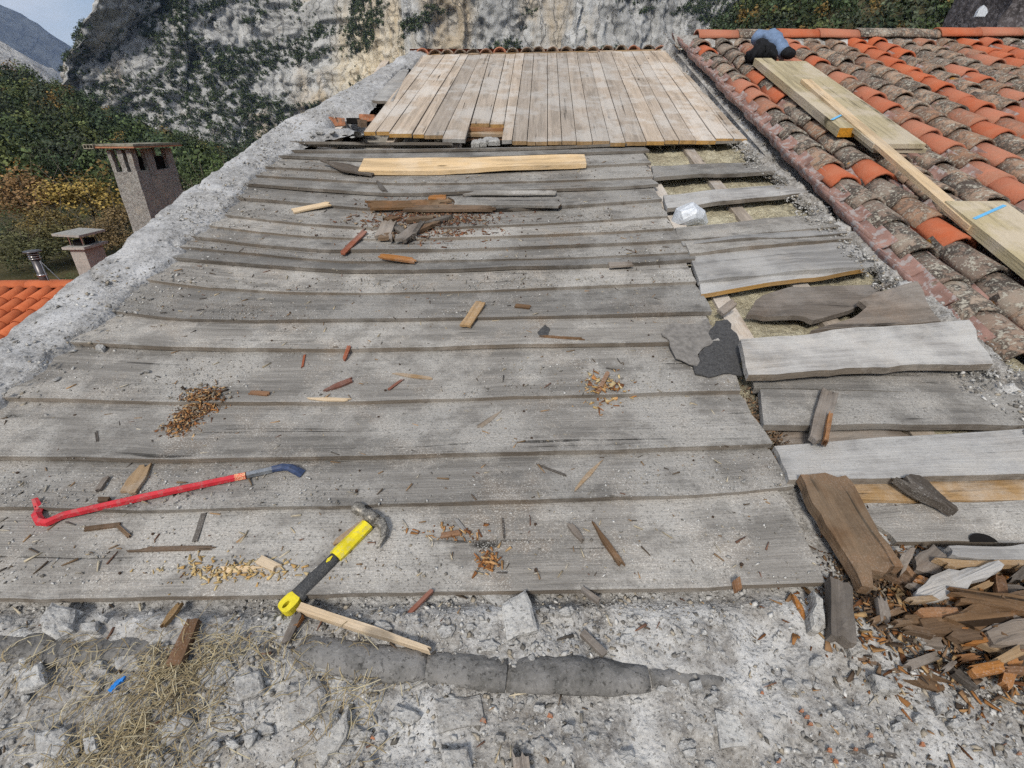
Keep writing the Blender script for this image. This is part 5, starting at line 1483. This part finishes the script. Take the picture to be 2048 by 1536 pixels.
# torn roofing felt and bag
poly("felt_scrap", "torn pale underside of roofing felt on the boards", "felt", [(1322,668),(1345,650),(1400,652),(1415,640),(1425,690),(1400,705),(1392,735),(1350,722),(1335,690)], .004, 'feltback', None, .004, 5, .3)
poly("felt_sheet", "torn black roofing felt sheet beside the lifted grey board", "felt", [(1418,662),(1432,640),(1455,636),(1475,660),(1482,690),(1494,744),(1450,742),(1420,750),(1392,744),(1398,705),(1420,690)], .005, 'felt', None, .012, 7, .3)
poly("felt_flake", "small black felt flake on a middle board", "felt", [(1075,664),(1090,650),(1100,658),(1095,672),(1080,673)], .005, 'felt', None, .003, 8, .2)
bag = pix(1383, 424, sag, .02)
V, F = sweep([W(bag[0] - .085, bag[1], -.03), W(bag[0] - .05, bag[1], .0), W(bag[0], bag[1] + .01, .015), W(bag[0] + .05, bag[1], .0), W(bag[0] + .085, bag[1] - .02, -.02)], [(.02, .015), (.075, .05), (.09, .06), (.07, .045), (.012, .012)], 20)
V = np.array(V); V = V + EN * (np.abs(fbm(V[:, 0] * 40, V[:, 1] * 40, 3, 4, .7)) * .04 + sag(bag[0], bag[1]) * 0 - .03)[:, None]
o = add("plastic_bag", mesh("plastic_bag", V, F, [M['plastic']])); origin_to(o.data, o, W(*bag, -.05)); tag(o, "crumpled whitish plastic bag tucked in the open bay", "bag")
# brick showing in the broken hole of the left verge
q = pix(712, 232, sag, .03)
hole = empty("broken_brick", W(*q, .02)); tag(hole, "broken hollow terracotta brick in the hole of the left verge", "brick")
for k, (x, y, w, l, hh, rz, m_) in enumerate([(-.14, -.02, .12, .10, .07, .3, 'brick'), (.08, .06, .15, .09, .06, -.2, 'brick'), (.20, .10, .10, .05, .05, .4, 'brick'), (-.03, .0, .10, .10, .05, .1, 'blackvoid'), (.05, -.05, .05, .07, .06, .6, 'rot')]):
    v, f = rough_box((0, 0, 0), (w * .9, l, hh * .8), (3, 3, 2), .012, k)
    R = np.array(Matrix.Rotation(rz, 3, 'Z'))
    V = [W(q[0], q[1], float(sag(*q)) - .005) + R @ np.array(p) + np.array([x, y, y * .3]) for p in v]
    child_keep(add("fragment", mesh("fragment", V, f, [M[m_]])), hole)

# ------------------------------------------------------------------ stones
SL = [
 ([(80,1236),(115,1213),(152,1219),(142,1258),(108,1277),(84,1262)],.022,"rounded flat pale stone left, just above the dark mortar roll"),
 ([(160,1246),(196,1242),(199,1266),(161,1264)],.014,"small square pale stone right of the rounded flat stone"),
 ([(568,1372),(636,1353),(652,1398),(640,1422),(573,1458),(563,1402)],.018,"large smooth grey flagstone in the lower left rubble"),
 ([(1004,1211),(1050,1194),(1077,1260),(1014,1279)],.02,"square mortar plate cracked loose below the lowest board"),
 ([(962,1188),(1048,1186),(1000,1209)],.016,"triangular mortar flake above the square plate"),
 ([(1619,1188),(1642,1198),(1657,1250),(1640,1262),(1624,1256)],.03,"upright pale stone chunk beside the dark weathered block"),
 ([(1829,1266),(1868,1263),(1887,1300),(1852,1297)],.018,"pale pink wedge stone below the broken heap"),
 ([(1690,1286),(1722,1279),(1730,1300),(1700,1312)],.016,"pale wedge stone at the foot of the weathered block"),
 ([(795,1361),(838,1334),(847,1360),(806,1377)],.014,"pale diamond stone under the dark mortar roll"),
 ([(225,1317),(272,1304),(282,1338),(232,1336)],.014,"grey square stone under the left mortar roll"),
 ([(80,1468),(128,1453),(142,1500),(92,1524)],.02,"pale flat stone in the straw at lower left"),
 ([(164,1476),(190,1470),(196,1500),(170,1510)],.022,"whitish lump right of the flat stone in straw"),
 ([(618,1494),(702,1418),(692,1478),(642,1535)],.018,"long grey slab right of the smooth flagstone"),
 ([(466,1352),(520,1343),(528,1384),(474,1402)],.016,"grey plate left of the smooth flagstone"),
 ([(303,1462),(368,1418),(388,1440),(330,1492)],.018,"pinkish tapering slab beside the straw"),
 ([(405,1330),(450,1310),(470,1340),(430,1380),(400,1370)],.014,"pale mortar plate right of the straw"),
 ([(20,1340),(80,1325),(95,1370),(40,1385)],.016,"pale mortar plate at the far left below the roll"),
 ([(870,1400),(960,1390),(970,1450),(880,1465)],.010,"bluish white mortar patch at bottom centre"),
 ([(1740,1350),(1790,1360),(1800,1385),(1755,1385)],.022,"bluish pale stone below the splintered chunk"),
 ([(1865,1390),(1880,1385),(1898,1420),(1880,1428)],.018,"narrow pale stone under the splintered chunk"),
 ([(1380,1362),(1402,1356),(1408,1378),(1385,1384)],.02,"round pale stone below the tapering end of the roll"),
 ([(186,688),(200,681),(210,692),(204,700),(190,699)],.018,"single pale stone sitting on a seam at the far left"),
 ([(880,1500),(935,1495),(945,1536),(895,1545)],.014,"pale slab cut by the bottom edge of the picture"),
 ([(1430,1420),(1500,1430),(1510,1490),(1440,1500)],.008,"whitish mortar patch at the bottom right of centre"),
]
for k, (pts, T, lb) in enumerate(SL):
    poly("flat_stone" if T < .02 else "stone", lb, "stone", pts, T, 'slab', apron_h if pts[0][1] > 1150 else None, -.003, 80 + k, .18, (random.uniform(-.08, .08), random.uniform(-.08, .08)), dome=T * .12)

def stone_mesh(seed):
    r = np.random.default_rng(seed)
    import bmesh
    bm = bmesh.new(); bmesh.ops.create_icosphere(bm, subdivisions=2, radius=1)
    d = r.normal(size=(9, 3)); d /= np.linalg.norm(d, axis=1)[:, None]; c = r.uniform(.42, .78, 9)
    for v in bm.verts:
        p = np.array(v.co)
        for a, b in zip(d, c):                     # knock flat facets off
            e = p @ a - b
            if e > 0: p = p - a * e
        v.co = p * np.array([1, .85, .62])
    me = bpy.data.meshes.new("stone"); bm.to_mesh(me); bm.free(); me.materials.append(M['slab']); return me
SM = [stone_mesh(i) for i in range(8)]
spots = [(rs.uniform(-30, 2080), 1210 + 330 * rs.random() ** .8, rs.uniform(.005, .012)) for _ in range(95)]
spots += [(x, y, s) for x, y, s in [(65,1470,.014),(505,1480,.016),(430,1500,.015),(315,1520,.014),(1705,1335,.012),(1580,1372,.014),(1432,1388,.012),(1718,1370,.013),(1970,1330,.013)]]
for k, (x, y, s) in enumerate(spots):
    uu, vv = pix(x, y, apron_h)
    o = bpy.data.objects.new("stone", SM[k % 8]); COL.objects.link(o)
    o.matrix_basis = Matrix.Translation(W(uu, vv, float(apron_h(uu, vv)) + s * .25)) @ Matrix.Rotation(rs.uniform(0, 6.3), 4, 'Z') @ Matrix.Rotation(rs.uniform(-.5, .5), 4, 'X') @ Matrix.Diagonal((s, s, s, 1))
    zx = "left third" if x < 683 else "middle third" if x < 1366 else "right third"
    zy = "above the mortar roll" if y < 1300 else "below the mortar roll"
    tag(o, f"small loose mortar lump {zy}, {zx} of the picture", "stone", f"small lumps {zy}, {zx}")
TC = [(1605,1420),(1614,1434),(1622,1447),(1660,1500),(1712,1498),(1742,1470),(1846,1488),(2040,1506),(1672,1522),(966,1440),(745,1475),(1100,1430),(1525,1385),(1900,1540),(1560,1520)]
for k, (x, y) in enumerate(TC):
    s = rs.uniform(3.5, 6.5)
    poly("tile_chip", "small orange terracotta chip in the rubble at lower right", "tile chip", [(x-s,y+s*.4),(x-s*.3,y-s),(x+s*.8,y-s*.5),(x+s,y+s*.8)], .006, 'brick', apron_h, .004, k, .2, group="terracotta chips in the rubble")
for k in range(60):
    x, y = rs.uniform(-20, 2050), 1215 + 310 * rs.random() ** .9
    if 1640 < x and y < 1330: continue
    s = rs.uniform(9, 26) * (y / 1400); n_ = rs.choice([4, 5, 5, 6]); a0 = rs.uniform(0, 6)
    pts = [(x + s * rs.uniform(.7, 1.2) * math.cos(a0 + i_ * 6.283 / n_), y + s * .7 * rs.uniform(.7, 1.2) * math.sin(a0 + i_ * 6.283 / n_)) for i_ in range(n_)]
    zx = "left third" if x < 683 else "middle third" if x < 1366 else "right third"
    poly("mortar_plate", f"flat pale mortar plate bedded in the rubble, {zx} of the picture", "mortar plate", pts, .010, 'slab', apron_h, rs.uniform(-.004, .002), 900 + k, .25, (rs.uniform(-.12, .12), rs.uniform(-.12, .12)), f"bedded mortar plates, {zx}", dome=.001)
# loose stones along the upper left verge
for k, (x, y, s) in enumerate([(640,270,.03),(665,268,.028),(690,272,.02),(655,277,.02),(625,276,.022),(705,277,.016),(345,452,.02),(330,462,.03),(238,628,.012),(300,600,.012),(118,760,.012),(148,705,.012),(295,745,.012),(285,748,.008)]):
    uu, vv = pix(x, y, deck_h)
    o = bpy.data.objects.new("stone", SM[k % 8]); COL.objects.link(o)
    o.matrix_basis = Matrix.Translation(W(uu, vv, float(deck_h(uu, vv)) + s * .4)) @ Matrix.Rotation(rs.uniform(0, 6.3), 4, 'Z') @ Matrix.Diagonal((s * 1.4, s, s * .8, 1))
    tag(o, "loose mortar lump fallen beside the left verge", "stone", "lumps fallen from the left verge")
o = poly("blue_scrap", "bright blue twisted plastic scrap in the straw", "plastic scrap", [(212,1378),(225,1368),(236,1358),(252,1352),(246,1362),(232,1370),(220,1383)], .006, 'bluescrap', apron_h, .012, 3, .5, (.3, .1))

# ------------------------------------------------------------------ grit, crumbs, chips and straw that nobody could count
def instanced(name, label, tv, tf, pos, R, sc, tint, mat):
    """many small copies of one shape in one mesh"""
    V = np.einsum('nij,kj->nki', R, tv) * 1.0
    V = np.einsum('nij,nkj->nki', R, tv[None] * sc[:, None, :]) + pos[:, None, :]
    n, k = len(pos), len(tv)
    Q = (np.arange(n)[:, None, None] * k + np.asarray(tf)[None]).reshape(-1, len(tf[0]))
    t = np.repeat(tint[:, None, :], k, 1).reshape(-1, 3)
    o = add(name, bigmesh(name, V.reshape(-1, 3), Q, [M[mat]], False, t)); tag(o, label, kind="stuff"); return o
def rand_rot(n, r, flat=.25):
    a = r.uniform(0, 6.283, n); ex = np.stack([np.cos(a), np.sin(a), np.zeros(n)], -1)
    nz = np.stack([r.normal(0, flat, n), r.normal(0, flat, n), np.ones(n)], -1) ; nz /= np.linalg.norm(nz, axis=1)[:, None]
    ey = np.cross(nz, ex); ey /= np.linalg.norm(ey, axis=1)[:, None]; ex = np.cross(ey, nz)
    B = np.stack([np.array([1., 0, 0]), EV, EN], 1)          # local to world
    return np.einsum('ij,njk->nik', B, np.stack([ex, ey, nz], -1))
OCT = np.array([[1, 0, 0], [-.9, .1, 0], [0, 1, 0], [.1, -1, 0], [0, .1, .8], [.1, 0, -.8]]); OCF = [(0, 2, 4), (2, 1, 4), (1, 3, 4), (3, 0, 4), (2, 0, 5), (1, 2, 5), (3, 1, 5), (0, 3, 5)]
r = np.random.default_rng(9)
GC = np.array([[.50, .495, .48], [.42, .415, .40], [.34, .33, .315], [.17, .16, .145], [.56, .555, .54], [.36, .32, .26]])
def grit_on(name, label, n, u0, u1, v0, v1, hf, s0, s1, seed, dens=None, cols=GC, p=None):
    r = np.random.default_rng(seed)
    u = r.uniform(u0, u1, n * 3); v = v0 + (v1 - v0) * r.uniform(0, 1, n * 3)
    d = np.clip(fbm(u * 3.2, v * 3.2, seed, 4, .6) * 1.6 + .5, .04, 1) if dens is None else dens(u, v)
    k = r.uniform(size=n * 3) < d
    u, v = u[k][:n], v[k][:n]; m = len(u)
    s = s0 + (s1 - s0) * r.uniform(0, 1, m) ** 5
    sc = np.column_stack([s * r.uniform(.8, 1.9, m), s * r.uniform(.5, 1.1, m), s * r.uniform(.3, .8, m)])
    return instanced(name, label, OCT, OCF, W(u, v, hf(u, v) + s * .25), rand_rot(m, r, .5), sc, cols[r.choice(len(cols), m, p=p)] * r.uniform(.75, 1.2, (m, 1)), 'grit')
JU = np.array([e[-1] for e in EUV[:17]])
def joint_u(v): return np.interp(v, JU[:, 1], JU[:, 0]) - .015
grit_on("grit", "fine mortar grit strewn over the grey boards", 56000, -1.58, 1.2, .80, 3.7, deck_h, .0010, .0048, 5, lambda u, v: np.clip(fbm(u * 3.2, v * 3.2, 5, 4, .6) * 1.7 + .45, .04, 1) * (u < joint_u(v)) * np.clip(1.5 / np.maximum(v, .5), 0, 1))
grit_on("gravel", "crumbled mortar gravel in front of the lowest board", 34000, -2.0, 2.2, .15, .86, apron_h, .0012, .0075, 6, lambda u, v: np.clip(fbm(u * 4, v * 4, 8, 4, .6) * 1.4 + .55, .08, 1))
vr_ui, vr_uo, vr_v = verge_right
def strip_h(u, v):
    a, b = np.interp(v, vr_v, vr_ui), np.interp(v, vr_v, vr_uo)
    t = np.clip((u - a) / (b - a), 0, 1)
    return sag(u, v) + .024 + np.maximum(0, tile_h(u, v) - .02 - sag(u, v)) * smooth(.5, .85, t)
grit_on("gravel", "crumbled mortar gravel along the right mortar strip", 16000, 1.3, 2.15, 1.0, 6.8, strip_h, .0015, .010, 7,
        lambda u, v: ((u > np.interp(v, vr_v, vr_ui) - .10) & (u < np.interp(v, vr_v, vr_uo))) * 1.0)
vl_ui, vl_uo, vl_v = verge_left
grit_on("gravel", "crumbled mortar gravel along the left mortar verge", 13000, -2.3, -1.3, .9, 6.8, lambda u, v: np.where(u > np.interp(v, vl_v, vl_ui) + .03, deck_h(u, v), sag(u, v) + .042), .0015, .009, 8,
        lambda u, v: ((u < np.interp(v, vl_v, vl_ui) + .22) & (u > np.interp(v, vl_v, vl_uo) + .05)) * np.clip(fbm(u * 4, v * 4, 4, 4) + .45, .03, 1) * np.clip((np.interp(v, vl_v, vl_ui) + .24 - u) / .2, 0, 1))
BOX8 = np.array([[x, y, z] for x in (-1, 1) for y in (-1, 1) for z in (-1, 1)], float); BOXF = [(0, 1, 3, 2), (4, 6, 7, 5), (0, 4, 5, 1), (2, 3, 7, 6), (0, 2, 6, 4), (1, 5, 7, 3)]
BOX8[[0, 1], 1] *= .3; BOX8[[2, 3], 1] *= .3
WC = np.array([[.42, .35, .24], [.50, .44, .33], [.22, .15, .09], [.12, .09, .065], [.38, .35, .30], [.18, .10, .07], [.34, .22, .12], [.09, .08, .07], [.46, .42, .35]])
def chips(name, label, u, v, hf, l0, l1, seed, cols=WC, w=.12, flat=.08):
    r = np.random.default_rng(seed); m = len(u)
    l = l0 + (l1 - l0) * r.uniform(0, 1, m) ** 2.5
    sc = np.column_stack([l, l * r.uniform(.05, 2 * w, m) + .0006, np.full(m, .0011) + l * .03])
    return instanced(name, label, BOX8, BOXF, W(u, v, hf(u, v) + .0018 + sc[:, 2]), rand_rot(m, r, flat), sc, cols[r.integers(0, len(cols), m)] * r.uniform(.7, 1.2, (m, 1)), 'straw')
r = np.random.default_rng(44)
n = 1300; u_c, v_c = r.uniform(-1.55, 1.15, n), .82 + 2.8 * r.uniform(0, 1, n) ** 1.6; k_ = u_c < joint_u(v_c)
chips("wood_chips", "thin wood splinters and shavings scattered over the boards", u_c[k_], v_c[k_], deck_h, .002, .017, 45, w=.07)
n = 450; chips("wood_chips", "thin wood splinters scattered over the rubble", r.uniform(-1.6, 1.9, n), r.uniform(.25, .82, n), apron_h, .003, .018, 46, w=.08)
def heap(name, label, x, y, su, sv, n, hgt, hf, cols, seed, l=(.003, .016)):
    r = np.random.default_rng(seed); c = pix(x, y, hf)
    a = r.normal(0, .5, n); b = r.normal(0, .5, n); u = c[0] + a * su; v = c[1] + b * sv
    top = hgt * np.exp(-(a ** 2 + b ** 2) * 2)
    chips(name, label, u, v, lambda p, q: hf(p, q) + top * r.uniform(0, 1, n), *l, seed, cols, .25, .5)
OR = np.array([[.36, .17, .06], [.26, .11, .04], [.44, .25, .11], [.16, .07, .03], [.48, .32, .16]])
RT = np.array([[.15, .10, .065], [.095, .066, .046], [.20, .13, .08], [.25, .15, .08], [.065, .048, .037], [.26, .22, .17]])
PY = np.array([[.52, .38, .18], [.44, .28, .11], [.58, .46, .26]])
heap("rot_crumbs", "heap of orange rotten wood crumbs on the boards at left", 408, 808, .060, .065, 700, .014, deck_h, np.concatenate([OR, RT]), 61, (.002, .010))
heap("rot_crumbs", "lower spill of the orange rotten wood crumbs at left", 372, 842, .055, .085, 620, .010, deck_h, np.concatenate([OR, RT]), 71, (.002, .009))
heap("rot_crumbs", "small orange fibre tuft on the lowest board", 978, 1122, .028, .038, 70, .004, deck_h, OR, 62, (.003, .011))
heap("rot_crumbs", "pale orange fibres near the felt", 1208, 778, .07, .09, 130, .006, deck_h, np.concatenate([OR, PY]), 63)
heap("rot_crumbs", "yellow splintery crumbs near the lowest board edge", 462, 1143, .17, .035, 220, .003, deck_h, PY, 64, (.002, .010))
heap("rot_crumbs", "red brown crumbs around the rotten boards", 860, 438, .34, .26, 1900, .008, deck_h, np.array([[.20, .085, .045], [.13, .06, .035], [.26, .14, .08], [.08, .05, .035], [.30, .22, .14]]), 65, (.002, .016))
heap("rot_crumbs", "brown crumbs round the broken heap", 1935, 1230, .27, .17, 3000, .025, apron_h, np.concatenate([RT, OR * .8]), 66, (.002, .016))
heap("rot_crumbs", "brown crumbs at the foot of the decayed beam", 1760, 1180, .14, .10, 1200, .012, apron_h, RT, 67, (.002, .010))
heap("rot_crumbs", "rusty crumbs right of the hammer", 900, 1066, .10, .022, 70, .003, deck_h, OR, 68, (.002, .010))
heap("rot_crumbs", "brown dust along the joint of the right bay", 1525, 850, .05, .16, 500, .006, sag, RT, 69, (.002, .01))
# dry straw in the lower left
def straw():
    r = np.random.default_rng(81); V = []; T = []
    cl = [(320,1420,.12,.11,380),(260,1500,.15,.08,340),(460,1300,.18,.05,170),(160,1320,.16,.05,110),(110,1440,.2,.1,90),(690,1350,.12,.06,90),(700,1440,.10,.08,80),(345,1350,.09,.05,200)]
    for x, y, su, sv, n in cl:
        c = pix(x, y, apron_h)
        for i in range(n):
            u, v = c[0] + r.normal(0, .5) * su, c[1] + r.normal(0, .5) * sv
            a = r.normal(.6, .9); l = r.uniform(.015, .06); w = r.uniform(.0004, .0009)
            bend = r.normal(0, .5)
            h0 = float(apron_h(u, v)) + r.uniform(.002, .016)
            pts = []
            for k in range(4):
                s = (k / 3 - .5) * l; aa = a + bend * (k / 3)
                pts.append((u + s * math.cos(aa), v + s * math.sin(aa), h0 + r.uniform(-.002, .003) + .008 * math.sin(k)))
            P = [W(*p) for p in pts]
            side = np.array([-math.sin(a), math.cos(a) * EV[1], math.cos(a) * EV[2]]) * w
            for k in range(3):
                V += [P[k] - side, P[k] + side, P[k + 1] + side, P[k + 1] - side]
            cc = np.array([[.36, .30, .18], [.29, .23, .13], [.44, .39, .27], [.21, .165, .10]])[r.integers(0, 4)] * r.uniform(.75, 1.2)
            T += [cc] * 12
    V = np.array(V); o = add("dry_straw", bigmesh("dry_straw", V, np.arange(len(V)).reshape(-1, 4), [M['straw']], False, np.array(T)))
    tag(o, "matted dry straw in the rubble at lower left", kind="stuff")
straw()
